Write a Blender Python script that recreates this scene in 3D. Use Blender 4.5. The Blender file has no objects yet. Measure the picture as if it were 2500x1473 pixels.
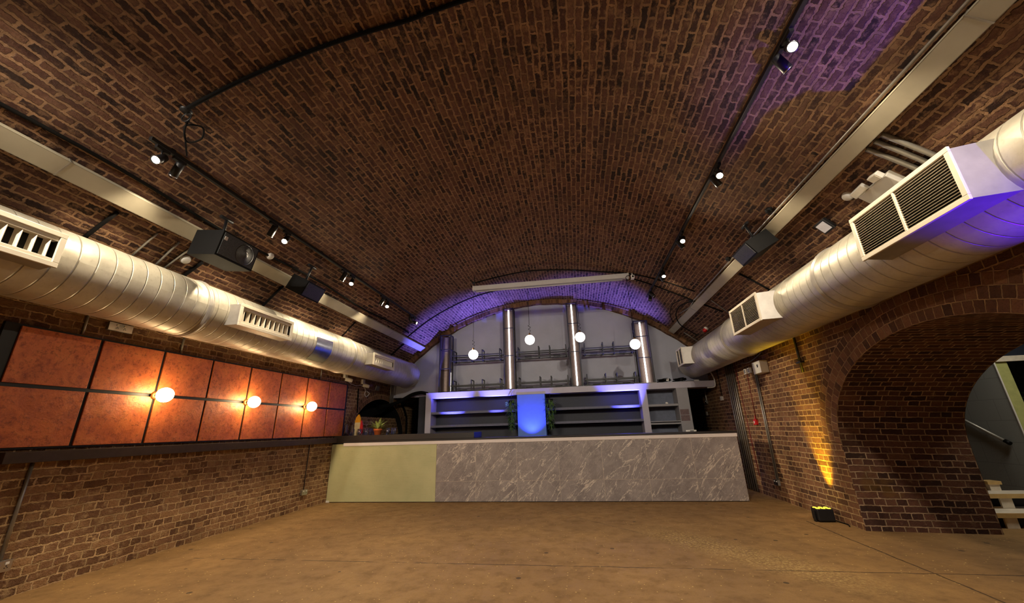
import bpy, math, random
from mathutils import Vector, Matrix
random.seed(7)
S = bpy.context.scene
COL = S.collection
PI = math.pi

# ------------------------------------------------------------------ camera, world, exposure
cam_d = bpy.data.cameras.new('camera')
cam_d.sensor_fit = 'HORIZONTAL'
cam_d.sensor_width = 36.0
cam_d.lens = 36.0 * 940.0 / 2500.0
cam_d.clip_start = 0.05
cam = bpy.data.objects.new('camera', cam_d)
COL.objects.link(cam)
cam.matrix_world = Matrix(((0.98676068, 0.07685038, 0.14281938, 0.0),
                           (0.15970034, -0.3069241, -0.93823952, 0.0),
                           (-0.02826935, 0.94862617, -0.31513366, 1.28),
                           (0, 0, 0, 1)))
# matrix rows above are world axes in camera space: world = R @ cam
S.camera = cam
W = bpy.data.worlds.new('world')
W.use_nodes = True
W.node_tree.nodes['Background'].inputs[0].default_value = (0.9, 0.6, 0.4, 1)
W.node_tree.nodes['Background'].inputs[1].default_value = 0.0
S.world = W
S.view_settings.view_transform = 'Standard'
S.view_settings.look = 'None'
S.view_settings.exposure = 0.0
S.view_settings.gamma = 1.0
S.view_settings.use_curve_mapping = False
S.cycles.max_bounces = 8
S.cycles.diffuse_bounces = 5
S.cycles.glossy_bounces = 3
S.cycles.transparent_max_bounces = 12
S.cycles.caustics_reflective = False
S.cycles.caustics_refractive = False
S.cycles.sample_clamp_indirect = 4.0
WARM = (1.0, 0.82, 0.56)
P_REAR_FILL = 400.0  # watts: added heads behind the camera
P_BRIGHT, P_SIDE = 115.0, 100.0      # watts: heads facing the room / heads turned to the walls

# ------------------------------------------------------------------ node helpers
def srgb(r, g, b):
    f = lambda c: (c / 255 / 12.92) if c / 255 <= 0.04045 else ((c / 255 + 0.055) / 1.055) ** 2.4
    return (f(r), f(g), f(b), 1)

class NT:
    def __init__(s, name):
        s.m = bpy.data.materials.new(name); s.m.use_nodes = True
        s.t = s.m.node_tree; s.n = s.t.nodes; s.l = s.t.links
        s.b = s.n['Principled BSDF']; s.out = s.n['Material Output']
    def node(s, typ, ins=None, **kw):
        n = s.n.new(typ)
        for k, v in kw.items(): setattr(n, k, v)
        for k, v in (ins or {}).items(): s.set(n, k, v)
        return n
    def set(s, n, k, v):
        sock = n.inputs[k]
        if isinstance(v, bpy.types.NodeSocket): s.l.new(v, sock)
        elif isinstance(v, bpy.types.Node): s.l.new(v.outputs[0], sock)
        else: sock.default_value = v
    def math(s, op, a, b=0.0, c=None):
        n = s.n.new('ShaderNodeMath'); n.operation = op
        s.set(n, 0, a); s.set(n, 1, b)
        if c is not None: s.set(n, 2, c)
        return n.outputs[0]
    def mix(s, f, a, b, mode='MIX'):
        n = s.n.new('ShaderNodeMix'); n.data_type = 'RGBA'; n.blend_type = mode
        s.set(n, 0, f); s.set(n, 6, a); s.set(n, 7, b)
        return n.outputs[2]
    def ramp(s, f, stops, interp='LINEAR'):
        n = s.n.new('ShaderNodeValToRGB'); n.color_ramp.interpolation = interp
        e = n.color_ramp.elements
        while len(e) < len(stops): e.new(0.5)
        for el, (p, c) in zip(e, stops): el.position = p; el.color = c
        s.set(n, 0, f); return n.outputs[0]
    def noise(s, vec, scale, detail=4.0, rough=0.55, dist=0.0):
        n = s.node('ShaderNodeTexNoise', {'Scale': scale, 'Detail': detail, 'Roughness': rough, 'Distortion': dist})
        if vec is not None: s.l.new(vec, n.inputs['Vector'])
        return n.outputs['Fac']
    def step(s, f, lo, hi):
        n = s.n.new('ShaderNodeMapRange'); n.interpolation_type = 'SMOOTHSTEP'
        s.set(n, 0, f); s.set(n, 1, lo); s.set(n, 2, hi)
        return n.outputs[0]
    def bump(s, h, dist, strength=1.0, normal=None):
        n = s.node('ShaderNodeBump', {'Height': h, 'Distance': dist, 'Strength': strength})
        if normal is not None: s.l.new(normal, n.inputs['Normal'])
        s.l.new(n.outputs[0], s.b.inputs['Normal']); return n.outputs[0]
    def coord(s, which='Object'):
        return s.n.new('ShaderNodeTexCoord').outputs[which]

def plain(name, col, rough=0.6, metal=0.0, var=0.12, scale=14.0, bump=0.0, spec=0.5):
    t = NT(name); c = t.coord()
    f = t.noise(c, scale, 5)
    lo = tuple(x * (1 - var) for x in col[:3]) + (1,); hi = tuple(min(1, x * (1 + var)) for x in col[:3]) + (1,)
    t.set(t.b, 'Base Color', t.ramp(f, [(0.3, lo), (0.7, hi)]))
    t.b.inputs['Roughness'].default_value = rough
    t.b.inputs['Metallic'].default_value = metal
    t.b.inputs['Specular IOR Level'].default_value = spec
    if bump: t.bump(t.noise(c, scale * 6, 3), bump)
    return t.m

def emis(name, col, strength):
    t = NT(name)
    e = t.node('ShaderNodeEmission', {'Color': tuple(col[:3]) + (1,), 'Strength': strength})
    t.l.new(e.outputs[0], t.out.inputs[0]); return t.m

def brick_mat(name, stops, mortar, w=0.225, h=0.075, mort=0.011, smear=0.45, patch=None, squash=1.0, depth=0.02, wob=0.02, dirt=0.5, smth=0.56, rough_edge=0.014):
    t = NT(name)
    uv = t.n.new('ShaderNodeUVMap').outputs[0]
    nz = t.node('ShaderNodeTexNoise', {'Scale': 5.0, 'Detail': 3.0}); t.l.new(uv, nz.inputs['Vector'])
    off = t.node('ShaderNodeVectorMath', {0: nz.outputs['Color'], 1: (0.5, 0.5, 0.5)}, operation='SUBTRACT')
    sc = t.node('ShaderNodeVectorMath', {0: off.outputs[0]}, operation='SCALE'); sc.inputs['Scale'].default_value = wob
    v = t.node('ShaderNodeVectorMath', {0: uv, 1: sc.outputs[0]}, operation='ADD').outputs[0]
    nz2 = t.node('ShaderNodeTexNoise', {'Scale': 38.0, 'Detail': 3.0}); t.l.new(uv, nz2.inputs['Vector'])
    off2 = t.node('ShaderNodeVectorMath', {0: nz2.outputs['Color'], 1: (0.5, 0.5, 0.5)}, operation='SUBTRACT')
    sc2 = t.node('ShaderNodeVectorMath', {0: off2.outputs[0]}, operation='SCALE'); sc2.inputs['Scale'].default_value = rough_edge
    v = t.node('ShaderNodeVectorMath', {0: v, 1: sc2.outputs[0]}, operation='ADD').outputs[0]
    br = t.node('ShaderNodeTexBrick', {'Vector': v, 'Color1': (0, 0, 0, 1), 'Color2': (1, 1, 1, 1), 'Mortar': (0.5, 0.5, 0.5, 1),
                                       'Scale': 1.0, 'Mortar Size': mort, 'Mortar Smooth': 0.35, 'Bias': 0.0,
                                       'Brick Width': w, 'Row Height': h}, offset=0.5, squash=squash, squash_frequency=2)
    rnd = br.outputs['Color']; mask = br.outputs['Fac']
    big = t.noise(uv, 0.9, 4); mid = t.noise(uv, 7.0, 6, 0.65); fine = t.noise(uv, 60.0, 4, 0.7)
    bc = t.ramp(t.math('ADD', t.math('MULTIPLY', rnd, 0.75), t.math('MULTIPLY', t.math('SUBTRACT', mid, 0.5), 0.8)), stops)
    bc = t.mix(t.math('MULTIPLY', t.step(fine, 0.45, 0.75), 0.45), bc, (0.02, 0.014, 0.01, 1))
    # mortar spills over the faces of some bricks
    sm = t.math('MULTIPLY', t.step(t.noise(uv, 11.0, 6, 0.7), smth, smth + 0.16), smear)
    sm = t.math('MULTIPLY', sm, t.step(big, 0.3, 0.6))
    mm = t.math('MAXIMUM', mask, sm)
    mc = t.mix(t.step(mid, 0.35, 0.65), mortar, tuple(x * 0.62 for x in mortar[:3]) + (1,))
    col = t.mix(mm, bc, mc)
    if patch:
        pm = t.math('MULTIPLY', t.step(t.noise(uv, patch[1], 4, 0.6), patch[2], patch[2] + 0.06), patch[3])
        col = t.mix(pm, col, patch[0])
    col = t.mix(t.math('MULTIPLY', t.step(t.noise(uv, 1.7, 5, 0.6), 0.45, 0.75), dirt), col, (0.03, 0.018, 0.012, 1))
    t.set(t.b, 'Base Color', col)
    t.b.inputs['Roughness'].default_value = 0.88
    t.b.inputs['Specular IOR Level'].default_value = 0.25
    hgt = t.math('ADD', t.math('SUBTRACT', 1.0, t.math('MULTIPLY', mask, 1.0)), t.math('MULTIPLY', mid, 0.9))
    hgt = t.math('ADD', hgt, t.math('MULTIPLY', fine, 0.35))
    t.bump(hgt, depth)
    return t.m

# ------------------------------------------------------------------ mesh builder
class MB:
    def __init__(s): s.v = []; s.f = []; s.uv = []; s.sm = []
    def face(s, pts, uvs=None, smooth=False):
        i = len(s.v); s.v += [tuple(p) for p in pts]
        s.f.append(tuple(range(i, i + len(pts)))); s.uv.append(uvs); s.sm.append(smooth)
    def grid(s, rows, uvs=None, smooth=True):
        i = len(s.v); n = len(rows[0])
        for r in rows: s.v += [tuple(p) for p in r]
        for a in range(len(rows) - 1):
            for b in range(n - 1):
                s.f.append((i + a * n + b, i + a * n + b + 1, i + (a + 1) * n + b + 1, i + (a + 1) * n + b))
                s.uv.append([uvs[a][b], uvs[a][b + 1], uvs[a + 1][b + 1], uvs[a + 1][b]] if uvs else None); s.sm.append(smooth)
        return s
    def box(s, x0, y0, z0, x1, y1, z1, M=None):
        p = [Vector((x, y, z)) for z in (z0, z1) for y in (y0, y1) for x in (x0, x1)]
        if M is not None: p = [M @ q for q in p]
        i = len(s.v); s.v += [tuple(q) for q in p]
        for q in ((0, 2, 3, 1), (4, 5, 7, 6), (0, 1, 5, 4), (2, 6, 7, 3), (0, 4, 6, 2), (1, 3, 7, 5)):
            s.f.append(tuple(i + k for k in q)); s.uv.append(None); s.sm.append(False)
        return s
    def ring(s, c, u, w, r, n):
        return [c + (u * math.cos(2 * PI * k / n) + w * math.sin(2 * PI * k / n)) * r for k in range(n)]
    def tube(s, pts, r, n=8, caps=True, closed=False):
        pts = [Vector(p) for p in pts]; m = len(pts)
        rs = r if isinstance(r, (list, tuple)) else [r] * m
        base = len(s.v); pu = None
        for k, p in enumerate(pts):
            if closed: d = pts[(k + 1) % m] - pts[k - 1]
            else: d = pts[min(k + 1, m - 1)] - pts[max(k - 1, 0)]
            d.normalize()
            if pu is None:
                a = Vector((0, 0, 1)) if abs(d.z) < 0.9 else Vector((1, 0, 0)); u = d.cross(a).normalized()
            else: u = (pu - d * pu.dot(d)).normalized()
            pu = u; w = d.cross(u)
            s.v += [tuple(q) for q in s.ring(p, u, w, rs[k], n)]
        for k in range(m if closed else m - 1):
            a = base + k * n; b = base + ((k + 1) % m) * n
            for j in range(n):
                s.f.append((a + j, a + (j + 1) % n, b + (j + 1) % n, b + j)); s.uv.append(None); s.sm.append(True)
        if caps and not closed:
            s.f.append(tuple(base + j for j in reversed(range(n)))); s.uv.append(None); s.sm.append(False)
            e = base + (m - 1) * n
            s.f.append(tuple(e + j for j in range(n))); s.uv.append(None); s.sm.append(False)
        return s
    def lathe(s, prof, n=20, c=(0, 0, 0), M=None):
        rows = []
        for r, z in prof:
            row = [Vector((r * math.cos(2 * PI * k / n), r * math.sin(2 * PI * k / n), z)) for k in range(n + 1)]
            rows.append([(M @ q if M is not None else q) + Vector(c) for q in row])
        return s.grid(rows)
    def build(s, name, mat, parent=None, bevel=0.0, loc=None, weld=False):
        me = bpy.data.meshes.new(name); me.from_pydata(s.v, [], s.f)
        uvl = me.uv_layers.new(name='UVMap') if any(u for u in s.uv) else None
        for p, u, sm in zip(me.polygons, s.uv, s.sm):
            p.use_smooth = sm
            if uvl and u:
                for li, q in zip(p.loop_indices, u): uvl.data[li].uv = q
        me.materials.append(mat); me.update()
        o = bpy.data.objects.new(name, me); COL.objects.link(o)
        if parent: o.parent = parent
        if loc: o.location = loc
        if bevel:
            b = o.modifiers.new('bevel', 'BEVEL'); b.width = bevel; b.segments = 2; b.limit_method = 'ANGLE'
        return o

def tag(o, label, cat, group=None, kind=None):
    o['label'] = label; o['category'] = cat
    if group: o['group'] = group
    if kind: o['kind'] = kind
    return o
def thing(name, label, cat, loc=(0, 0, 0), group=None, rot=None):
    o = bpy.data.objects.new(name, None); COL.objects.link(o); o.empty_display_size = 0.1
    o.location = loc
    if rot: o.rotation_euler = rot
    return tag(o, label, cat, group)
def struct(o): o['kind'] = 'structure'; return o
def dup_part(o, parent):
    c = o.copy(); COL.objects.link(c); c.parent = parent
    for ch in list(o.children): dup_part(ch, c)
    return c
def spot(name, parent, loc, direction, power, col, size, blend=0.6, radius=0.03):
    l = bpy.data.lights.new(name, 'SPOT'); l.energy = power; l.color = col[:3]
    l.spot_size = math.radians(size); l.spot_blend = blend; l.shadow_soft_size = radius
    o = bpy.data.objects.new(name, l); COL.objects.link(o)
    if parent: o.parent = parent
    o.location = loc
    o.rotation_euler = Vector(direction).to_track_quat('-Z', 'Y').to_euler()
    return o

# ------------------------------------------------------------------ materials
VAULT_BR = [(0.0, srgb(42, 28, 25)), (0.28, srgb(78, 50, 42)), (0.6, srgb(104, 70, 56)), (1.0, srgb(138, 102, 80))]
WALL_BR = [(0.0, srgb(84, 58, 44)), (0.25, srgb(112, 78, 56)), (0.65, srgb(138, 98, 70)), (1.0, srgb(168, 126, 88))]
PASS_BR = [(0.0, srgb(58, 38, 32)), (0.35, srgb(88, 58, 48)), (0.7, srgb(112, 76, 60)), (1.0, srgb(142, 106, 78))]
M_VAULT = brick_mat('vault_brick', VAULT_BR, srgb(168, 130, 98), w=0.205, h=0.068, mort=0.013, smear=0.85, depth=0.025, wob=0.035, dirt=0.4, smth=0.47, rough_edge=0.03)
M_LWALL = brick_mat('rough_wall_brick', [(0.0, srgb(116, 84, 60)), (0.3, srgb(146, 108, 78)), (0.65, srgb(170, 130, 92)), (1.0, srgb(198, 156, 112))], srgb(228, 192, 144), mort=0.009, smear=0.8, patch=(srgb(190, 150, 60), 1.6, 0.68, 0.6), depth=0.04, wob=0.05, dirt=0.3, squash=0.5, smth=0.5, rough_edge=0.024)
M_RWALL = brick_mat('stock_brick', WALL_BR, srgb(200, 164, 118), mort=0.009, smear=0.2, depth=0.02, squash=0.5, dirt=0.3)
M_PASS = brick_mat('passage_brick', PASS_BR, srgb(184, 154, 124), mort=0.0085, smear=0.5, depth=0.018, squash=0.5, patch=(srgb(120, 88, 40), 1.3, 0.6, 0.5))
M_RING = brick_mat('arch_ring_brick', WALL_BR, srgb(184, 148, 106), w=0.088, h=0.112, mort=0.007, smear=0.5, depth=0.02, dirt=0.4)
M_RIBBR = brick_mat('arch_edge_brick', WALL_BR, srgb(150, 118, 80), w=0.075, h=0.115, mort=0.008, depth=0.02)
M_GREYWALL = plain('grey_paint', srgb(176, 178, 190), 0.7, var=0.06, scale=3, bump=0.002)
M_DARK = plain('dark_paint', srgb(34, 38, 52), 0.6)
M_BLACK = plain('black_metal', srgb(24, 24, 26), 0.45, spec=0.4)
M_BLACKP = plain('black_plastic', srgb(15, 15, 16), 0.55, spec=0.2)
M_RUBBER = plain('black_cable', srgb(14, 12, 11), 0.85, spec=0.15)
M_WHITE = plain('white_plastic', srgb(226, 222, 214), 0.45, var=0.03)
M_SCREEN = plain('screen_case_paint', srgb(190, 186, 186), 0.5, var=0.04)
M_WHITEMET = plain('white_enamel', srgb(226, 216, 196), 0.4, var=0.04)
M_RED = plain('red_plastic', srgb(200, 22, 22), 0.4)
M_CONDUIT = plain('galvanised_conduit', srgb(150, 146, 138), 0.4, metal=0.6)
M_TRAY = plain('tray_paint', srgb(176, 168, 148), 0.55, var=0.08, scale=5)
M_CABW = plain('cabinet_lilac_paint', srgb(186, 180, 190), 0.55, var=0.04, scale=6)  # pale paint tinted with the lilac of the blue light on it
M_CABG = plain('cabinet_grey_paint', srgb(150, 148, 150), 0.6, var=0.05, scale=6)
M_CABD = plain('cabinet_dark_lining', srgb(32, 36, 50), 0.55)
M_CABSH = plain('cabinet_shelf_paint', srgb(92, 92, 110), 0.5)
M_BLUEP = plain('blue_panel_paint', srgb(84, 124, 210), 0.5, var=0.04)
M_TRIM = plain('bar_trim_paint', srgb(220, 208, 202), 0.5, var=0.04)
M_TOP = plain('black_worktop', srgb(38, 33, 32), 0.35)
M_LEDGE = plain('ledge_brown_paint', srgb(74, 62, 58), 0.6, spec=0.2)
M_CHROME = plain('brushed_chrome', srgb(190, 190, 195), 0.25, metal=1.0)
M_LENS = emis('lamp_lens_glow', (1.0, 0.82, 0.55), 45.0)
M_LENSDIM = emis('lamp_lens_side', (1.0, 0.88, 0.7), 9.0)
M_GLOBE = emis('globe_glow', (1.0, 0.90, 0.78), 9.0)
M_BULB = emis('sconce_glow', (1.0, 0.72, 0.38), 50.0)
M_LED = emis('led_glow', (1.0, 0.90, 0.82), 6.0)
M_YLED = emis('yellow_led_glow', (1.0, 0.78, 0.03), 5.0)
M_TERRA = plain('terracotta', srgb(205, 104, 46), 0.75)
M_LEAF = plain('variegated_leaf', srgb(150, 160, 84), 0.5, var=0.5, scale=22)
M_LEAFD = plain('hanging_leaf', srgb(70, 100, 44), 0.55, var=0.5, scale=18)
M_YEL = plain('yellow_card', srgb(244, 176, 28), 0.6)
M_CREAM = plain('cream_card', srgb(226, 214, 176), 0.6)
M_TIMBER = plain('white_painted_timber', srgb(226, 214, 194), 0.5)
M_NOSE = plain('cream_nosing', srgb(206, 172, 112), 0.5)
M_GREENP = plain('pale_green_paint', srgb(178, 180, 112), 0.6)
M_BROWNP = plain('brown_paper', srgb(112, 92, 92), 0.7, var=0.2, scale=30)
M_COPPERW = plain('dull_brass', srgb(150, 110, 60), 0.4, metal=0.8)
M_VOID = plain('soot_black', srgb(10, 9, 9), 0.9)  # black of the niche, and the shade painted inside the duct registers

def glass_mat(name, tint=(1, 1, 1)):
    t = NT(name)
    tr = t.node('ShaderNodeBsdfTransparent', {'Color': tint + (1,)})
    gl = t.node('ShaderNodeBsdfGlossy', {'Color': (0.9, 0.95, 1, 1), 'Roughness': 0.08})
    lw = t.node('ShaderNodeLayerWeight', {'Blend': 0.35})
    mx = t.node('ShaderNodeMixShader')
    t.l.new(t.math('ADD', t.math('MULTIPLY', lw.outputs['Facing'], 0.6), 0.12), mx.inputs[0])
    t.l.new(tr.outputs[0], mx.inputs[1]); t.l.new(gl.outputs[0], mx.inputs[2])
    t.l.new(mx.outputs[0], t.out.inputs[0]); return t.m
M_GLASS = glass_mat('clear_glass', (0.92, 0.97, 1.0))

def mesh_mat():
    t = NT('perforated_steel'); c = t.coord()
    sp = t.node('ShaderNodeSeparateXYZ'); t.l.new(c, sp.inputs[0])
    ax = t.math('ADD', sp.outputs[0], sp.outputs[1])
    fx = t.math('SUBTRACT', t.math('FRACT', t.math('MULTIPLY', ax, 60)), 0.5)
    fz = t.math('SUBTRACT', t.math('FRACT', t.math('MULTIPLY', sp.outputs[2], 45)), 0.5)
    r = t.math('SQRT', t.math('ADD', t.math('MULTIPLY', fx, fx), t.math('MULTIPLY', fz, fz)))
    hole = t.math('LESS_THAN', r, 0.33)
    t.b.inputs['Base Color'].default_value = srgb(150, 138, 132); t.b.inputs['Metallic'].default_value = 0.7
    t.b.inputs['Roughness'].default_value = 0.35
    t.set(t.b, 'Alpha', t.math('SUBTRACT', 1.0, hole)); return t.m
M_MESH = mesh_mat()

def duct_mat():
    t = NT('galvanised_duct'); uv = t.n.new('ShaderNodeUVMap').outputs[0]; c = t.coord()
    sp = t.node('ShaderNodeSeparateXYZ'); t.l.new(uv, sp.inputs[0])
    fr = t.math('FRACT', t.math('DIVIDE', sp.outputs[0], 0.137))
    d = t.math('ABSOLUTE', t.math('SUBTRACT', fr, 0.5))
    ridge = t.math('SUBTRACT', 1.0, t.step(d, 0.0, 0.06))
    m = t.noise(c, 2.2, 6, 0.65); f = t.noise(c, 26, 5, 0.7)
    col = t.ramp(m, [(0.3, srgb(178, 172, 158)), (0.55, srgb(206, 200, 184)), (0.75, srgb(190, 178, 150))])
    col = t.mix(t.math('MULTIPLY', t.step(f, 0.5, 0.75), 0.25), col, srgb(120, 110, 92))
    col = t.mix(t.math('MULTIPLY', ridge, 0.35), col, srgb(96, 88, 74))
    t.set(t.b, 'Base Color', col)
    t.b.inputs['Metallic'].default_value = 0.45
    t.set(t.b, 'Roughness', t.ramp(m, [(0.3, (0.36,) * 3 + (1,)), (0.7, (0.52,) * 3 + (1,))]))
    t.bump(t.math('ADD', ridge, t.math('MULTIPLY', m, 0.5)), 0.006)
    return t.m
M_DUCT = duct_mat()
M_DUCTBOX = plain('duct_box_steel', srgb(170, 164, 156), 0.45, metal=0.45, scale=8)

def floor_mat():
    t = NT('worn_concrete'); c = t.coord()
    sp = t.node('ShaderNodeSeparateXYZ'); t.l.new(c, sp.inputs[0]); X, Y = sp.outputs[0], sp.outputs[1]
    big = t.noise(c, 0.7, 5, 0.6); mid = t.noise(c, 5, 6, 0.65); fine = t.noise(c, 90, 3, 0.6)
    col = t.ramp(big, [(0.3, srgb(124, 94, 58)), (0.7, srgb(160, 124, 76))])
    col = t.mix(t.math('MULTIPLY', t.step(mid, 0.42, 0.7), 0.6), col, srgb(108, 80, 48))
    col = t.mix(t.math('MULTIPLY', t.step(t.noise(c, 14, 6, 0.75), 0.52, 0.72), 0.5), col, srgb(92, 66, 38))
    col = t.mix(t.math('MULTIPLY', t.step(fine, 0.35, 0.7), 0.25), col, srgb(104, 80, 48))
    # gold chips, dark pits
    vo = t.node('ShaderNodeTexVoronoi', {'Scale': 26.0}); t.l.new(c, vo.inputs['Vector'])
    sel = t.node('ShaderNodeSeparateColor'); t.l.new(vo.outputs['Color'], sel.inputs[0])
    chip = t.math('MULTIPLY', t.math('LESS_THAN', vo.outputs['Distance'], 0.16), t.math('GREATER_THAN', sel.outputs[0], 0.8))
    col = t.mix(t.math('MULTIPLY', chip, 0.8), col, srgb(222, 190, 120))
    vo2 = t.node('ShaderNodeTexVoronoi', {'Scale': 3.1}); t.l.new(c, vo2.inputs['Vector'])
    se2 = t.node('ShaderNodeSeparateColor'); t.l.new(vo2.outputs['Color'], se2.inputs[0])
    pit = t.math('MULTIPLY', t.math('LESS_THAN', vo2.outputs['Distance'], 0.075), t.math('GREATER_THAN', se2.outputs[1], 0.45))
    col = t.mix(t.math('MULTIPLY', pit, 0.85), col, srgb(60, 46, 32))
    # worn gravelly strip towards the side arch
    dx = t.math('SUBTRACT', X, 1.55); dy = t.math('SUBTRACT', Y, 4.9)
    al = t.math('ADD', t.math('MULTIPLY', dx, 0.62), t.math('MULTIPLY', dy, -0.78))
    ac = t.math('ADD', t.math('MULTIPLY', dx, 0.78), t.math('MULTIPLY', dy, 0.62))
    wm = t.math('MULTIPLY', t.math('SUBTRACT', 1.0, t.step(t.math('ABSOLUTE', ac), 0.05, 0.42)), t.math('SUBTRACT', 1.0, t.step(t.math('ABSOLUTE', al), 0.5, 1.6)))
    wm = t.math('MULTIPLY', wm, t.step(t.noise(c, 34, 4, 0.7), 0.45, 0.62))
    col = t.mix(t.math('MULTIPLY', wm, 0.6), col, srgb(206, 176, 112))
    # joints and cracks
    wob = t.math('MULTIPLY', t.math('SUBTRACT', t.noise(c, 7, 4), 0.5), 0.04)
    gap = t.step(t.noise(c, 2.2, 3), 0.38, 0.5)
    l1 = t.math('LESS_THAN', t.math('ABSOLUTE', t.math('ADD', t.math('SUBTRACT', Y, 4.40), wob)), 0.008)
    l1 = t.math('MULTIPLY', t.math('MULTIPLY', l1, gap), t.math('GREATER_THAN', X, -4.4))
    l2 = t.math('ADD', t.math('SUBTRACT', Y, 6.32), t.math('MULTIPLY', t.math('SUBTRACT', X, 0.1), 1.12))
    l2 = t.math('MULTIPLY', t.math('LESS_THAN', t.math('ABSOLUTE', t.math('ADD', l2, wob)), 0.012),
                t.math('MULTIPLY', t.math('GREATER_THAN', X, -0.6), t.math('LESS_THAN', X, 0.7)))
    l3 = t.math('LESS_THAN', t.math('ABSOLUTE', t.math('ADD', t.math('SUBTRACT', X, 2.93), wob)), 0.009)
    l3 = t.math('MULTIPLY', l3, t.math('LESS_THAN', Y, 6.4))
    cr = t.math('MAXIMUM', t.math('MAXIMUM', l1, t.math('MULTIPLY', l2, 0.6)), l3)
    col = t.mix(t.math('MULTIPLY', cr, 0.8), col, srgb(46, 34, 24))
    t.set(t.b, 'Base Color', col)
    t.set(t.b, 'Roughness', t.ramp(mid, [(0.3, (0.55,) * 3 + (1,)), (0.7, (0.8,) * 3 + (1,))]))
    t.b.inputs['Specular IOR Level'].default_value = 0.35
    h = t.math('SUBTRACT', t.math('ADD', t.math('MULTIPLY', mid, 0.5), t.math('MULTIPLY', fine, 0.12)), cr)
    t.bump(t.math('ADD', h, t.math('MULTIPLY', wm, 0.3)), 0.006)
    return t.m
M_FLOOR = floor_mat()

def marble_mat():
    t = NT('grey_marble_tile'); c = t.coord()
    sp = t.node('ShaderNodeSeparateXYZ'); t.l.new(c, sp.inputs[0]); X, Z = sp.outputs[0], sp.outputs[2]
    u = t.math('DIVIDE', t.math('ADD', X, 2.79), 0.7985); vv = t.math('DIVIDE', t.math('SUBTRACT', Z, 0.365), 0.68)
    iu = t.math('FLOOR', u); iv = t.math('FLOOR', vv)
    cell = t.node('ShaderNodeCombineXYZ', {0: t.math('MULTIPLY', iu, 3.71), 1: t.math('MULTIPLY', iv, 5.3), 2: t.math('MULTIPLY', iu, 1.3)})
    p = t.node('ShaderNodeVectorMath', {0: c, 1: cell.outputs[0]}, operation='ADD').outputs[0]
    # veins run up to the right: squeeze noise across that diagonal
    rot = t.node('ShaderNodeMapping', {'Vector': p, 'Rotation': (0, math.radians(50), 0)})
    rot = t.node('ShaderNodeMapping', {'Vector': rot.outputs[0], 'Scale': (0.42, 1.0, 1.7)})
    q = rot.outputs[0]
    n1 = t.noise(q, 2.6, 6, 0.6, 0.6); n2 = t.noise(q, 6.0, 5, 0.6, 1.2); n3 = t.noise(p, 4.0, 6, 0.65, 1.0)
    v1 = t.math('SUBTRACT', 1.0, t.step(t.math('ABSOLUTE', t.math('SUBTRACT', n1, 0.5)), 0.0, 0.013))
    v2 = t.math('SUBTRACT', 1.0, t.step(t.math('ABSOLUTE', t.math('SUBTRACT', n2, 0.47)), 0.0, 0.02))
    v3 = t.math('SUBTRACT', 1.0, t.step(t.math('ABSOLUTE', t.math('SUBTRACT', n3, 0.56)), 0.0, 0.008))
    col = t.ramp(t.noise(p, 3.2, 7, 0.7), [(0.3, srgb(116, 106, 104)), (0.7, srgb(158, 146, 140))])
    col = t.mix(t.math('MULTIPLY', v2, 0.28), col, srgb(206, 190, 174))
    col = t.mix(t.math('MULTIPLY', v1, 0.75), col, srgb(224, 208, 190))
    col = t.mix(t.math('MULTIPLY', v3, 0.5), col, srgb(216, 200, 184))
    fu = t.math('ABSOLUTE', t.math('SUBTRACT', t.math('FRACT', u), 0.5)); fv = t.math('ABSOLUTE', t.math('SUBTRACT', t.math('FRACT', vv), 0.5))
    g = t.math('MAXIMUM', t.math('GREATER_THAN', fu, 0.4962), t.math('GREATER_THAN', fv, 0.4958))
    col = t.mix(t.math('MULTIPLY', g, 0.75), col, srgb(196, 178, 158))
    t.set(t.b, 'Base Color', col); t.b.inputs['Roughness'].default_value = 0.5
    t.bump(t.math('SUBTRACT', 1.0, g), 0.002); return t.m
M_MARBLE = marble_mat()

def green_mat():
    t = NT('sage_green_board'); c = t.coord()
    mp = t.node('ShaderNodeMapping', {'Vector': c, 'Scale': (0.7, 1, 9.0)})
    s = t.noise(mp.outputs[0], 6, 5, 0.7); b = t.noise(c, 2.5, 5)
    col = t.ramp(b, [(0.3, srgb(176, 174, 128)), (0.7, srgb(192, 188, 140))])
    sp = t.node('ShaderNodeSeparateXYZ'); t.l.new(c, sp.inputs[0])
    col = t.mix(t.math('MULTIPLY', t.math('MULTIPLY', t.step(s, 0.58, 0.72), 0.5), t.step(sp.outputs[2], 0.35, 0.95)), col, srgb(96, 104, 62))
    col = t.mix(t.math('MULTIPLY', t.step(t.noise(c, 20, 5, 0.7), 0.55, 0.8), 0.3), col, srgb(112, 112, 70))
    t.set(t.b, 'Base Color', col); t.b.inputs['Roughness'].default_value = 0.6; t.bump(s, 0.002); return t.m
M_GREEN = green_mat()

def rust_mat():
    t = NT('rust_patina_panel'); c = t.coord()
    n = t.noise(c, 5.5, 8, 0.72, 0.5); f = t.noise(c, 24, 6, 0.75); b = t.noise(c, 1.1, 4)
    col = t.ramp(n, [(0.25, srgb(158, 76, 40)), (0.5, srgb(210, 112, 58)), (0.75, srgb(228, 138, 70))])
    col = t.mix(t.math('MULTIPLY', t.step(f, 0.48, 0.68), 0.65), col, srgb(104, 44, 26))
    t.set(t.b, 'Base Color', col)
    t.set(t.b, 'Roughness', t.ramp(f, [(0.3, (0.28,) * 3 + (1,)), (0.7, (0.5,) * 3 + (1,))]))
    t.b.inputs['Metallic'].default_value = 0.15
    t.bump(t.math('ADD', n, t.math('MULTIPLY', f, 0.4)), 0.006); return t.m
M_RUST = rust_mat()

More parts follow.
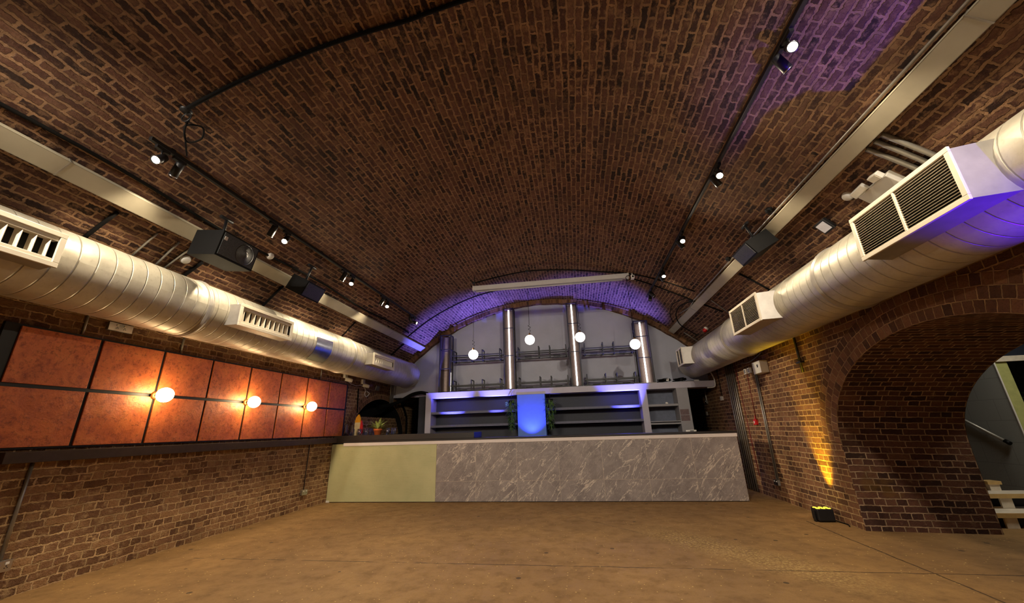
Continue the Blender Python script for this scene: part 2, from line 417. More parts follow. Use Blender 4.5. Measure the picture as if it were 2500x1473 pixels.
def greybrick_mat():
    t = NT('painted_brick'); uv = t.n.new('ShaderNodeUVMap').outputs[0]
    br = t.node('ShaderNodeTexBrick', {'Vector': uv, 'Scale': 1.0, 'Mortar Size': 0.005, 'Brick Width': 0.45, 'Row Height': 0.3}, offset=0.5)
    f = t.noise(uv, 30, 4, 0.7)
    col = t.mix(t.math('MULTIPLY', br.outputs['Fac'], 0.35), srgb(150, 152, 148), srgb(90, 92, 90))
    col = t.mix(t.math('GREATER_THAN', f, 0.71), col, srgb(228, 228, 220))
    t.set(t.b, 'Base Color', col); t.b.inputs['Roughness'].default_value = 0.7
    t.bump(f, 0.004); return t.m
M_GREYBRICK = greybrick_mat()

# ------------------------------------------------------------------ setting
XL, XR = -5.075, 3.328
Y0, Y1 = -4.0, 12.35
CX, CZ, RV, RI = -0.735, -0.888, 5.606, 5.486
def vz(x, r=RV): return CZ + math.sqrt(max(0.0, r * r - (x - CX) ** 2))
def vp(x, y, off=0.0):
    """a point under the vault surface, `off` metres in from the brick"""
    d = Vector((x - CX, 0, vz(x) - CZ)).normalized()
    return Vector((CX, y, CZ)) + d * (RV - off)
def von(x, y, z, off=0.0):
    d = Vector((x - CX, 0, z - CZ)).normalized(); return Vector((CX, y, CZ)) + d * (RV - off)

b = MB()
b.face([(-6, Y0, 0), (9.5, Y0, 0), (9.5, Y1, 0), (-6, Y1, 0)])
struct(b.build('floor', M_FLOOR))

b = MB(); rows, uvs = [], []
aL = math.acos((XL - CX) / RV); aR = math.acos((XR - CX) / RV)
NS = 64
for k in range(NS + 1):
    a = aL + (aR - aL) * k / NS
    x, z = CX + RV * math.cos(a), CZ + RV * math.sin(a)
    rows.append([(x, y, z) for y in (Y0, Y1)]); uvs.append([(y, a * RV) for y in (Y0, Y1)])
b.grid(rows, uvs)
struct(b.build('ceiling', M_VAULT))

def arch_wall(name, x, y0, y1, ztop, yc, a, zc, bh, mat, n=40, floor_z=0.0):
    """a wall in the plane x = const with an elliptical arch cut through it"""
    m = MB()
    def q(ya, yb, za0, zb0, za1, zb1):
        m.face([(x, ya, za0), (x, yb, zb0), (x, yb, zb1), (x, ya, za1)], [(ya, za0), (yb, zb0), (yb, zb1), (ya, za1)])
    q(y0, yc - a, 0, 0, ztop, ztop); q(yc + a, y1, 0, 0, ztop, ztop)
    for k in range(n):
        t0, t1 = PI - PI * k / n, PI - PI * (k + 1) / n
        ya, yb = yc + a * math.cos(t0), yc + a * math.cos(t1)
        q(ya, yb, zc + bh * math.sin(t0), zc + bh * math.sin(t1), ztop, ztop)
    return struct(m.build(name, mat))
ARC = dict(yc=4.17, a=1.70, zc=1.0, bh=1.14)
arch_wall('wall_right', XR, Y0, Y1, vz(XR) + 0.02, mat=M_RWALL, **ARC)
NIC = dict(yc=9.85, a=1.45, zc=1.05, bh=1.08)
arch_wall('wall_left', XL, Y0, Y1, vz(XL) + 0.02, mat=M_LWALL, **NIC)

def barrel(name, x0, c0, x1, c1, mat, n=40):
    m = MB(); rows, uvs = [], []
    def prof(c):
        p = [(c['yc'] - c['a'], 0.0)]
        for k in range(n + 1):
            t = PI - PI * k / n; p.append((c['yc'] + c['a'] * math.cos(t), c['zc'] + c['bh'] * math.sin(t)))
        p.append((c['yc'] + c['a'], 0.0)); return p
    pa, pb = prof(c0), prof(c1); L = 0
    for k, (p, q) in enumerate(zip(pa, pb)):
        if k: L += math.dist(pa[k - 1], p)
        rows.append([(x0 + (x1 - x0) * j / 4, p[0] + (q[0] - p[0]) * j / 4, p[1] + (q[1] - p[1]) * j / 4) for j in range(5)])
        uvs.append([((x1 - x0) * j / 4, L) for j in range(5)])
    m.grid(rows, uvs); return struct(m.build(name, mat))
XP = 4.63
ARC2 = dict(yc=4.12, a=1.62, zc=0.95, bh=1.10)
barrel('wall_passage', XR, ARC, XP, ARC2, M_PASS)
NIC2 = dict(yc=9.85, a=1.45, zc=1.05, bh=1.08)
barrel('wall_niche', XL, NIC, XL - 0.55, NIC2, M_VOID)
b = MB(); xi = XL - 0.14; xx = XL - 0.55
b.face([(xi, 8.42, 0), (xi, 11.28, 0), (xi, 11.28, 1.30), (xi, 11.02, 1.68), (xi, 8.68, 1.68), (xi, 8.42, 1.30)], [(8.42, 0), (11.28, 0), (11.28, 1.30), (11.02, 1.68), (8.68, 1.68), (8.42, 1.30)])
b.face([(xi, 8.68, 1.68), (xi, 11.02, 1.68), (xi - 0.11, 11.02, 1.68), (xi - 0.11, 8.68, 1.68)], [(8.68, 0), (11.02, 0), (11.02, 0.1), (8.68, 0.1)])
struct(b.build('wall_infill', M_LWALL))
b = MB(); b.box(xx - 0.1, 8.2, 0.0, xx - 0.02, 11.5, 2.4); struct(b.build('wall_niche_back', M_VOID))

def ring(name, x, c, w, mat, proud, n=60, down=0.0, wr=None):
    """voussoirs round an arch, standing `proud` of the wall face"""
    m = MB(); rows, uvs = [], []; L = 0; prev = None
    pts = [(c['yc'] - c['a'], c['zc'] - down + j * down / 4, -1.0, 0.0) for j in range(4)] if down else []
    for k in range(n + 1):
        t = PI - PI * k / n; y, z = c['yc'] + c['a'] * math.cos(t), c['zc'] + c['bh'] * math.sin(t)
        nv = Vector((math.cos(t) / c['a'], math.sin(t) / c['bh'])).normalized(); pts.append((y, z, nv.x, nv.y))
    if down: pts += [(c['yc'] + c['a'], c['zc'] - (j + 1) * down / 4, 1.0, 0.0) for j in range(4)]
    for y, z, ny, nz in pts:
        if prev: L += math.dist(prev, (y, z))
        prev = (y, z)
        rows.append([(x + proud * 0 , y, z), (x - proud, y, z), (x - proud, y + ny * w, z + nz * w), (x, y + ny * w, z + nz * w)])
        uvs.append([(L, -abs(proud)), (L, 0), (L, w), (L, w + abs(proud))])
    m.grid(rows, uvs, smooth=False); return struct(m.build(name, mat))
ring('trim_1', XR, ARC, 0.336, M_RING, 0.006)
ring('trim_2', XL, NIC, 0.224, M_RING, -0.012)

# back partition under the vault, with its brick edge ring
b = MB(); N = 60; a0, a1 = math.acos((XL + 0.0 - CX) / RI), math.acos((XR - CX) / RI)
YB = 10.42
for k in range(N):
    xa, xb = XL + (XR - XL) * k / N, XL + (XR - XL) * (k + 1) / N
    b.face([(xa, YB, 2.2), (xb, YB, 2.2), (xb, YB, vz(xb, RI) + 0.03), (xa, YB, vz(xa, RI) + 0.03)])
struct(b.build('wall_back', M_GREYWALL))
b = MB(); rows, uvs = [], []
for k in range(N + 1):
    a = a0 + (a1 - a0) * k / N
    P = lambda r, y: (CX + r * math.cos(a), y, CZ + r * math.sin(a))
    wob = 0.006 * math.sin(k * 2.1) + 0.006 * math.sin(k * 5.3)
    rows.append([P(RV, 10.28), P(RI + wob, 10.28), P(RI + wob, YB + 0.05)]); uvs.append([(a * RI, 0.12), (a * RI, 0), (a * RI, -0.17)])
b.grid(rows, uvs, smooth=False)
struct(b.build('trim_3', M_RIBBR))
b = MB(); b.box(XL - 0.6, Y1, 0, XR + 0.1, Y1 + 0.1, 3.2); struct(b.build('wall_end', M_DARK))
b = MB(); b.face([(XL - .1, Y0, 0), (XR + .1, Y0, 0), (XR + .1, Y0, 5), (XL - .1, Y0, 5)], [(XL, 0), (XR, 0), (XR, 5), (XL, 5)])
struct(b.build('wall_front', M_LWALL))

# next room through the side arch
b = MB(); b.face([(6.14, 6.75, 0), (6.14, 10.5, 0), (6.14, 10.5, 3.4), (6.14, 6.75, 3.4)], [(6.75, 0), (10.5, 0), (10.5, 3.4), (6.75, 3.4)])
struct(b.build('wall_stair', M_GREYBRICK))
b = MB()   # pale green pier facing the room, window opening to its right
b.box(6.145, 6.75, 0, 6.30, 6.95, 2.1); b.box(6.30, 6.75, 0, 9.4, 6.95, 0.6)
struct(b.build('wall_annex', M_GREENP))
b = MB(); b.box(6.145, 6.75, 2.1, 9.4, 6.95, 3.4); struct(b.build('wall_annex_upper', M_DARK))
b = MB(); b.box(6.15, 6.715, 2.02, 9.4, 6.745, 2.10); struct(b.build('trim_4', M_TIMBER, bevel=0.004))
b = MB(); b.box(6.13, 6.74, 0, 6.145, 6.75, 2.1); struct(b.build('trim_5', M_WHITE))
b = MB(); b.box(6.3, 7.6, 0, 9.4, 7.7, 3.4); struct(b.build('wall_yard', M_DARK))
b = MB(); b.box(9.4, 0, 0, 9.5, 10.5, 3.4); b.box(XP, -0.1, 0, 9.5, 0, 3.4); b.box(XP + .01, 10.5, 0, 9.5, 10.6, 3.4)
struct(b.build('wall_annex_far', M_LWALL))
b = MB(); b.box(XP, -0.1, 3.4, 9.5, 10.6, 3.5); struct(b.build('ceiling_annex', M_DARK))
arch_wall('wall_annex_near', XP + 0.002, -0.1, 10.6, 3.42, mat=M_PASS, **ARC2)

# ------------------------------------------------------------------ ducts
def duct(name, label, cx, cz, r, ya, yb, collars, regs, side, patch=None, end_cap=True):
    """spiral duct along y; regs: (y0, y1, z0, z1, x_face, style)"""
    t = thing(name, label, 'air duct', (cx, ya, cz - r))
    o = Vector((cx, ya, cz - r))
    m = MB(); n = 40; rows, uvs = [], []
    for y in [ya + (yb - ya) * k / 60 for k in range(61)]:
        rows.append([Vector((cx + r * math.cos(2 * PI * j / n), y, cz + r * math.sin(2 * PI * j / n))) - o for j in range(n + 1)])
        uvs.append([(y + side * 0.137 * j / n, j / n) for j in range(n + 1)])
    m.grid(rows, uvs)
    for y in ((yb,) if end_cap else ()):
        m.face([Vector((cx + r * math.cos(2 * PI * j / n), y, cz + r * math.sin(2 * PI * j / n))) - o for j in range(n)], [(0.3, 0)] * n)
    m.build('spiral_tube', M_DUCT, t)
    for y in collars:
        m = MB(); pr = []
        for dy, dr in ((-0.035, 0.001), (-0.03, 0.008), (-0.012, 0.008), (-0.008, 0.017), (0.008, 0.017), (0.012, 0.008), (0.03, 0.008), (0.035, 0.001)):
            pr.append([Vector((cx + (r + dr) * math.cos(2 * PI * j / n), y + dy, cz + (r + dr) * math.sin(2 * PI * j / n))) - o for j in range(n + 1)])
        m.grid(pr); m.build('collar', M_DUCTBOX, t)
    if patch:
        m = MB(); rows = []
        for j in range(13):
            a = math.radians(patch[2] + (patch[3] - patch[2]) * j / 12)
            rows.append([Vector((cx + (r + 0.006) * math.cos(a), y, cz + (r + 0.006) * math.sin(a))) - o for y in patch[:2]])
        m.grid(rows); m.build('access_plate', M_CHROME, t)['label'] = 'shiny steel access plate'
    for (y0, y1, z0, z1, xf, style) in regs:
        # plenum neck flaring from the frame back into the tube
        xb = cx + (0.10 if side > 0 else -0.10) * -1 * -1
        xb = cx
        m = MB(); g = 0.012
        fr = [Vector(p) - o for p in ((xf, y0 + g, z0 + g), (xf, y1 - g, z0 + g), (xf, y1 - g, z1 - g), (xf, y0 + g, z1 - g))]
        ext = 0.10 if style == 'fine' else 0.04
        bk = [Vector(p) - o for p in ((xb, y0 - ext, z0 - 0.0), (xb, y1 + ext, z0 - 0.0), (xb, y1 + ext, z1 + 0.0), (xb, y0 - ext, z1 + 0.0))]
        if style == 'fine':   # box sides straight for a while
            mid = [f.lerp(k, 0.12) for f, k in zip(fr, bk)]
        else: mid = [f.lerp(k, 0.10) for f, k in zip(fr, bk)]
        for A, B in ((fr, mid), (mid, bk)):
            for k in range(4): m.face([A[k], A[(k + 1) % 4], B[(k + 1) % 4], B[k]])
        reg = m.build('register_box', M_DUCTBOX, t)
        sx = -1 if side > 0 else 1        # direction towards the room
        m = MB(); fw = 0.035 if style == 'fine' else 0.04
        def bar(ya_, za_, yb_, zb_, d0=0.0, d1=0.018):
            xa, xc = sorted((xf + sx * d0 - o.x, xf + sx * d1 - o.x)); m.box(xa, ya_ - o.y, za_ - o.z, xc, yb_ - o.y, zb_ - o.z)
        bar(y0, z0, y1, z0 + fw); bar(y0, z1 - fw, y1, z1); bar(y0, z0 + fw, y0 + fw, z1 - fw); bar(y1 - fw, z0 + fw, y1, z1 - fw)
        if style == 'fine': bar((y0 + y1) / 2 - 0.009, z0 + fw, (y0 + y1) / 2 + 0.009, z1 - fw)
        else:                               # deeper scoop lip inside the frame
            bar(y0 + fw, z1 - fw - 0.035, y1 - fw, z1 - fw, -0.05, 0.004); bar(y0 + fw, z0 + fw, y1 - fw, z0 + fw + 0.03, -0.06, 0.004)
        f = m.build('register_frame', M_WHITEMET, reg, bevel=0.003)
        m = MB()
        if style == 'fine':
            nn = 16; zz0, zz1 = z0 + fw, z1 - fw
            for k in range(nn):
                z = zz0 + (k + 0.5) * (zz1 - zz0) / nn
                Mx = Matrix.Translation(Vector((xf, 0, z)) - o) @ Matrix.Rotation(math.radians(20 * sx), 4, 'Y')
                m.box(-0.012, y0 + fw, -0.0014, 0.012, y1 - fw, 0.0014, Mx)
        else:
            ya_, yb_ = y0 + fw, y1 - fw; nn = max(5, int((yb_ - ya_) / 0.082))
            for k in range(nn):
                y = ya_ + (k + 0.5) * (yb_ - ya_) / nn
                Mx = Matrix.Translation(Vector((xf, y, 0)) - o) @ Matrix.Rotation(math.radians(32 * sx), 4, 'Z')
                m.box(-0.045, -0.003, z0 + fw, 0.0, 0.003, z1 - fw, Mx)
        m.build('louvre_blades', M_WHITEMET, reg)['label'] = 'row of metal louvre blades'
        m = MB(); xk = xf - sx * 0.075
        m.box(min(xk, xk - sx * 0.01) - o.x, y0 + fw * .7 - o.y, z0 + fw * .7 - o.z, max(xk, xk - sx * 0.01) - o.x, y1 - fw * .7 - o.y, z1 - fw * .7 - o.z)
        m.build('duct_throat', M_VOID, reg)['label'] = 'dark opening behind the louvres'  # black sheet stands in for the shade inside the duct
    return t
duct('air_duct', 'spiral steel air duct above the rust panels, with wide louvred registers', -4.448, 2.751, 0.335, -2.5, 10.05,
     [0.6, 3.68, 6.82, 9.95], [(1.05, 2.20, 2.59, 2.88, -3.98, 'scoop'), (3.93, 4.86, 2.575, 2.855, -3.98, 'scoop'), (7.22, 8.16, 2.60, 2.85, -3.98, 'scoop')],
     -1, patch=(5.62, 6.05, -58, 12))
duct('air_duct', 'spiral steel air duct above the side arch, with three fine slatted registers', 2.93, 2.70, 0.345, -2.5, 10.15,
     [1.25, 4.27, 7.06], [(2.39, 3.31, 2.50, 2.88, 2.42, 'fine'), (5.16, 6.07, 2.505, 2.885, 2.42, 'fine'), (8.95, 9.43, 2.53, 2.92, 2.42, 'fine')], 1)

# ------------------------------------------------------------------ cable trays
def tray(label, x, w, h, y0, y1):
    p = vp(x, 0, 0.02); nrm = (Vector((CX, 0, CZ)) - p).normalized(); tg = Vector((0, 1, 0)).cross(nrm)
    M = Matrix((tg, Vector((0, 1, 0)), nrm)).transposed().to_4x4(); M.translation = p
    t = thing('cable_tray', label, 'cable tray')
    m = MB(); m.box(-w / 2, y0, h - 0.004, w / 2, y1, h, M); m.box(-w / 2, y0, 0, -w / 2 + 0.004, y1, h, M); m.box(w / 2 - 0.004, y0, 0, w / 2, y1, h, M)
    m.build('channel', M_TRAY, t)
    for y in [y0 + 1.55 + 3.05 * k for k in range(int((y1 - y0) / 3.05) + 1)]:
        if y < y1 - 0.1: MB().box(-w / 2 - 0.003, y, -0.002, w / 2 + 0.003, y + 0.012, h + 0.002, M).build('joint_strap', M_CONDUIT, t)
    return t
tray('flat cream cable tray along the vault above the duct beside the rust panels', -4.175, 0.17, 0.05, -2.5, 10.26)
tray('flat cream cable tray along the vault above the duct over the side arch', 2.62, 0.15, 0.05, -2.5, 10.26)

# ------------------------------------------------------------------ lighting tracks and spotlights
def track(label, x, y0, y1):
    t = thing('lighting_track', label, 'lighting track'); p = vp(x, 0, 0.0)
    m = MB(); m.box(p.x - 0.018, y0, p.z - 0.05, p.x + 0.018, y1, p.z - 0.012); m.build('track_rail', M_BLACK, t, bevel=0.003)
    for k in range(6):
        y = y0 + 0.2 + (y1 - y0 - 0.4) * k / 5; MB().box(p.x - 0.012, y - 0.02, p.z - 0.014, p.x + 0.012, y + 0.02, p.z + 0.02).build('fixing_clip', M_BLACK, t)
    return p.z - 0.05
zT = {'L': track('black lighting track along the vault on the rust panel side', -3.625, 2.3, 8.42),
      'R': track('black lighting track along the vault on the side arch side', 1.80, -1.0, 8.62)}
track('short black lighting track behind the camera on the rust panel side', -3.625, -2.6, 1.0)  # added track, out of view, for the added heads on this side
xT = {'L': -3.625, 'R': 1.80}
_m = MB(); _m.box(-0.016, -0.06, -0.03, 0.016, 0.06, 0.0); _m.tube([(0, 0, -0.03), (0, 0, -0.075)], 0.008, 8)
A_ = _m.build('adaptor', M_BLACK)
_m = MB(); _m.lathe([(0.0, 0.075), (0.03, 0.075), (0.036, 0.068), (0.038, -0.075), (0.034, -0.077), (0.032, -0.06)], 20)
B_ = _m.build('lamp_barrel', M_BLACK)
_m = MB(); _m.lathe([(0.0, -0.066), (0.032, -0.066)], 20); LB_ = _m.build('lens', M_LENS)
_m = MB(); _m.lathe([(0.0, -0.066), (0.032, -0.066)], 20); LD_ = _m.build('lens', M_LENSDIM)
_m = MB(); _m.lathe([(0.0, -0.066), (0.032, -0.066)], 20); LO_ = _m.build('lens', plain('unlit_lens', srgb(90, 90, 95), 0.2))
_m = MB(); _m.lathe([(0.0382, -0.078), (0.0395, -0.078), (0.0395, -0.066), (0.0382, -0.066)], 20); RM_ = _m.build('rim', M_CHROME)
used = set()
def use(o, parent):
    if o.name not in used: used.add(o.name); o.parent = parent; return o
    c = o.copy(); COL.objects.link(c); c.parent = parent; return c
def head(side, y, aim, kind, label, power=None, size=70, blend=0.7):
    t = thing('track_spotlight', label, 'spotlight', (xT[side], y, zT[side]), 'track spotlights')
    use(A_, t)
    bl = use(B_, t); d = Vector(aim).normalized()
    bl.location = (0, 0, -0.115); bl.rotation_euler = d.to_track_quat('-Z', 'Y').to_euler()
    use({'bright': LB_, 'side': LD_, 'off': LO_}[kind], bl); use(RM_, bl)
    if kind != 'off':
        l = bpy.data.lights.new('lamp_light', 'SPOT'); l.energy = power or (P_BRIGHT if kind == 'bright' else P_SIDE)
        l.color = WARM; l.spot_size = math.radians(size); l.spot_blend = blend; l.shadow_soft_size = 0.03
        o = bpy.data.objects.new('lamp_light', l); COL.objects.link(o); o.parent = bl; o.location = (0, 0, -0.085)
    return t
ordl = ['first', 'second', 'third', 'fourth']
for k, y in enumerate((2.42, 4.06, 5.65, 6.96)):
    head('L', y, (0.35, -0.75, -0.85), 'bright', 'glaring black spotlight facing the room, %s along the rust panel side track' % ordl[k], size=155, blend=1.0)
for k, y in enumerate((2.58, 3.82, 5.40, 6.73)):
    head('L', y, (-0.55, 0.15, -0.75), 'side', 'black cylinder spotlight turned to the rust panels, %s of its kind on the track' % ordl[k], size=80)
head('L', 8.14, (0.3, 0.3, -0.9), 'off', 'unlit black spotlight before the last one, far end of the rust panel side track')
head('L', 8.34, (6.93, -0.75, -2.55), 'side', 'last black spotlight on the rust panel side track, turned across the room', size=24, blend=0.25, power=900)
for k, y in enumerate((2.46, 4.01, 5.62)):
    head('R', y, (-0.35, -0.75, -0.85), 'bright', 'glaring black spotlight facing the room, %s along the side arch track' % ordl[k], size=155, blend=1.0)
head('R', 7.04, (-0.1, -0.55, -0.8), 'bright', 'small glaring spotlight facing the room near the projection screen end', size=100, power=50)
for k, y in enumerate((2.60, 4.14, 5.78)):
    head('R', y, (0.55, 0.2, -0.75), 'side', 'black cylinder spotlight turned to the side arch wall, %s of its kind on the track' % ordl[k], size=80)
head('R', 7.20, (0.42, 0.75, -0.30), 'side', 'black spotlight turned up to the vault above the duct end', size=75, power=14)
head('R', 8.20, (0.45, -0.3, -0.7), 'off', 'unlit black spotlight before the last one, far end of the side arch track')
head('R', 8.42, (-0.2, -0.3, -0.8), 'off', 'unlit black spotlight at the very end of the side arch track')

# added heads, unseen behind the camera, to light the bar front and back wall
for sd, y, lb in (('L', 0.4, 'rust panel side'), ('R', 0.4, 'side arch side'), ('L', -1.8, 'rust panel side near the front wall'), ('R', -0.8, 'side arch side near the front wall')):
    hd_ = head(sd, y, (0.22 if sd == 'L' else -0.22, 1.0, -0.42), 'bright', 'black spotlight behind the camera turned to the bar, ' + lb, size=85, blend=1.0, power=P_REAR_FILL)
    [c for c in hd_.children_recursive if c.type == 'LIGHT'][0].data.color = (1.0, 0.88, 0.72)

# ------------------------------------------------------------------ cables and conduits on the vault and walls
def cable(name, label, cat, pts, r, mat, group=None, n=6, sub=0):
    if sub:
        P = [Vector(p) for p in pts]; out = []
        for k in range(len(P) - 1):
            p0, p1, p2, p3 = P[max(k - 1, 0)], P[k], P[k + 1], P[min(k + 2, len(P) - 1)]
            for j in range(sub):
                s = j / sub
                out.append(0.5 * ((2 * p1) + (p2 - p0) * s + (2 * p0 - 5 * p1 + 4 * p2 - p3) * s * s + (3 * p1 - p0 - 3 * p2 + p3) * s ** 3))
        pts = out + [P[-1]]
    return tag(MB().tube(pts, r, n).build(name, mat), label, cat, group)
arcx = lambda xs, ys, off: [vp(x, y, off) for x, y in zip(xs, ys)]
lin = lambda a, c, n: [a + (c - a) * k / n for k in range(n + 1)]
cable('cable', 'thick black cable bundle across the vault overhead, in front of everything', 'cable', [vp(x, 2.25 - 0.12 * max(0, x + 1.2) , 0.018) for x in lin(-3.25, 1.2, 36)], 0.02, M_RUBBER)
cable('cable', 'black cable arching over the vault just above the projection screen case', 'cable',
      arcx((-2.1, -1.52, -0.92, -0.34, 0.23, 0.78, 1.4, 1.97, 2.45), (8.13, 8.15, 8.11, 8.12, 8.1, 8.02, 7.78, 7.64, 7.5), 0.014), 0.013, M_RUBBER, sub=5)
cable('cable', 'black cable arching over the vault below the projection screen, from the tray to the crown', 'cable',
      arcx((-4.1, -3.51, -2.84, -2.16, -1.26, -0.3), (9.05, 8.97, 8.93, 8.92, 8.98, 8.95), 0.014), 0.013, M_RUBBER, sub=6)
cable('cable', 'black cable running from the projection screen end down the vault to the duct', 'cable',
      arcx((1.4, 1.8, 2.18, 2.5, 2.64, 2.95), (8.02, 8.02, 8.0, 7.93, 7.88, 7.7), 0.014), 0.013, M_RUBBER, sub=6)
cable('cable', 'dark cable along the vault between the track and the tray, rust panel side', 'cable',
      [vp(-4.01 - 0.02 * math.sin(y * 2.1), y, 0.016) for y in lin(-2.0, 8.9, 40)], 0.016, M_RUBBER)
cable('cable', 'pale conduit along the vault beside the tray, side arch side', 'conduit',
      [vp(2.53, y, 0.02) for y in lin(-2.0, 7.9, 30)] + [vp(2.56, 8.3, 0.02), vp(2.50, 8.9, 0.02)], 0.011, M_CONDUIT)
cable('cable', 'tangle of grey and black cable crossing the tray near the red beacon', 'cable',
      [vp(2.53, 7.9, 0.03), vp(2.42, 8.4, 0.04), vp(2.46, 9.0, 0.05), vp(2.62, 9.3, 0.10), vp(2.82, 9.5, 0.05), vp(3.0, 9.55, 0.02)], 0.012, M_RUBBER, sub=6)
cable('cable', 'loose black loop of cable hanging off the tray near the grey wall', 'cable',
      [vp(2.40, 8.0, 0.02), vp(2.30, 8.5, 0.05), vp(2.36, 9.1, 0.05), vp(2.5, 9.4, 0.1)], 0.008, M_RUBBER, sub=8)
STR = [((-4.31, 2.66), (-4.63, 2.65), 0.02, M_RUBBER), ((-4.33, 3.07), (-4.61, 3.08), 0.011, M_CONDUIT), ((-4.32, 3.30), (-4.62, 3.33), 0.012, M_CONDUIT),
       ((-4.30, 3.45), (-4.61, 3.42), 0.012, M_CONDUIT), ((-4.40, 3.68), (-4.63, 3.65), 0.02, M_RUBBER), ((-4.27, 4.87), (-4.66, 4.91), 0.018, M_RUBBER),
       ((-4.29, 6.95), (-4.66, 7.02), 0.012, M_RUBBER), ((-4.16, 9.2), (-4.60, 9.18), 0.02, M_RUBBER)]  # black ones are dark strips on the vault, drawn as tubes
SL = ['thick black pipe from tray to duct, nearest the cut-off register', 'first thin pale conduit from tray down to duct', 'second thin pale conduit from tray down to duct',
      'third thin pale conduit from tray to duct, under the big speaker', 'short black pipe below the big speaker', 'black pipe from tray to duct by the small speaker',
      'thin black pipe down to the duct past its shiny plate', 'black pipe behind the last register of the duct']
for (p, q, r, m_), lb in zip(STR, SL):
    cable('vault_conduit', lb + ', rust panel side', 'conduit', [vp(p[0] + (q[0] - p[0]) * s, p[1] + (q[1] - p[1]) * s, r + 0.003) for s in (0, .25, .5, .75, 1)], r, m_, 'pipes between tray and duct')
STR = [((2.70, 3.07), (3.22, 3.08), 0.022, M_CONDUIT), ((2.70, 3.15), (3.22, 3.16), 0.022, M_CONDUIT), ((2.70, 3.25), (3.22, 3.24), 0.022, M_CONDUIT),
       ((2.72, 6.15), (3.12, 6.13), 0.014, M_RUBBER), ((2.72, 7.52), (3.08, 7.63), 0.009, M_CONDUIT), ((2.8, 9.9), (3.28, 9.92), 0.012, M_CONDUIT)]
SL = ['thick grey pipe behind the largest register, first of three', 'thick grey pipe behind the largest register, middle of three', 'thick grey pipe behind the largest register, next to the emergency light',
      'black pipe from tray to duct above the middle register', 'thin grey wire conduit above the duct collar', 'thin grey pipe near the red beacon end of the tray']
for (p, q, r, m_), lb in zip(STR, SL):
    cable('vault_conduit', lb, 'conduit', [vp(p[0] + (q[0] - p[0]) * s, p[1] + (q[1] - p[1]) * s, r + 0.003) for s in (0, .25, .5, .75, 1)], r, m_, 'pipes between tray and duct')
t = thing('cable_hook', 'round ceiling hook plate where the overhead cable bundle ends', 'ceiling hook', vp(-3.28, 2.27, 0.0))
m = MB(); m.lathe([(0, -0.02), (0.045, -0.018), (0.05, 0.0)], 18); m.build('plate', M_BLACK, t)
m = MB(); m.tube([Vector((0.05 * math.cos(a), 0.02, -0.06 + 0.045 * math.sin(a))) for a in [2 * PI * k / 16 for k in range(16)]], 0.005, 6, closed=True); m.build('eye_ring', M_BLACK, t)
cable('cable', 'loop of black cable dangling above the first glaring spotlight, rust panel side', 'cable',
      [vp(-3.27, 2.3, 0.04), vp(-3.38, 2.34, 0.10), vp(-3.45, 2.43, 0.12), vp(-3.35, 2.47, 0.12), vp(-3.27, 2.40, 0.1), vp(-3.36, 2.33, 0.08), vp(-3.47, 2.45, 0.05), vp(-3.58, 2.58, 0.05)], 0.008, M_RUBBER, sub=6)

# ------------------------------------------------------------------ speakers
def speaker(label, p0, ln, depth, down, L, badge=None, cone=False, bracket=None):
    """p0: upper front corner near the camera; ln: y length; depth/down: (x, z) vectors"""
    t = thing('speaker', label, 'speaker', p0, 'vault speakers'); dp = Vector((depth[0], 0, depth[1])); dn = Vector((down[0], 0, down[1])); ay = Vector((0, ln, 0))
    m = MB()
    ins = 0.12
    F = [Vector((0, 0, 0)), ay, ay + dn, dn]
    Bk = [dp + ay * ins * 0, dp + ay, dp + ay * (1 - 0.0) + dn, dp + dn]
    m.face(F[::-1]); m.face(Bk)
    for k in range(4): m.face([F[k], F[(k + 1) % 4], Bk[(k + 1) % 4], Bk[k]])
    m.build('cabinet', M_BLACKP, t, bevel=0.008)
    nrm = -dp.normalized()
    m = MB(); g = 0.02
    u, v = ay.normalized(), dn.normalized()
    M = Matrix((u, v, nrm)).transposed().to_4x4()
    m.box(g, g, 0.001, ln - g, dn.length - g, 0.010, M)
    gr = m.build('front_grille', M_GRILLE, t)
    if cone:
        m = MB(); c = M @ Vector((ln * 0.66, dn.length * 0.52, 0.010)); Mr = M.copy(); Mr.translation = Vector((0, 0, 0))
        m.lathe([(0.0, 0.022), (0.03, 0.018), (0.05, 0.004), (0.09, 0.008), (0.105, 0.002), (0.115, 0.004), (0.118, 0)], 28, c=c, M=Mr)
        m.build('woofer_dome', M_GRILLE, t)
    if badge:
        m = MB(); m.box(*badge[:2], 0.010, *badge[2:], 0.013, M); m.build('badge', M_WHITE, t)['label'] = 'small white badge'
    m = MB(); top = dp + ay * 0.5 + dn * 0.1
    w = Vector(p0) + top; q = von(w.x, w.y, w.z + 0.4, 0.03) - Vector(p0)
    m.tube([top - dp * 0.2, q], 0.016, 8); m.tube([q + Vector((0, -0.08, 0)), q + Vector((0, 0.08, 0))], 0.02, 6)
    m.build('wall_bracket', M_BLACK, t)
    return t
tm = NT('speaker_grille'); vo = tm.node('ShaderNodeTexVoronoi', {'Scale': 160.0}); tm.l.new(tm.coord(), vo.inputs['Vector'])
tm.set(tm.b, 'Base Color', tm.ramp(vo.outputs['Distance'], [(0.2, (0.01, 0.01, 0.01, 1)), (0.6, (0.07, 0.07, 0.07, 1))]))
tm.b.inputs['Roughness'].default_value = 0.4; tm.b.inputs['Metallic'].default_value = 0.2; M_GRILLE = tm.m
speaker('big black speaker with a shining mesh front hanging on the tray, rust panel side', (-3.60, 3.17, 3.415), 0.49, (-0.35, 0.04), (-0.058, -0.283), 0.49, badge=(0.03, 0.06, 0.065, 0.10), cone=True)
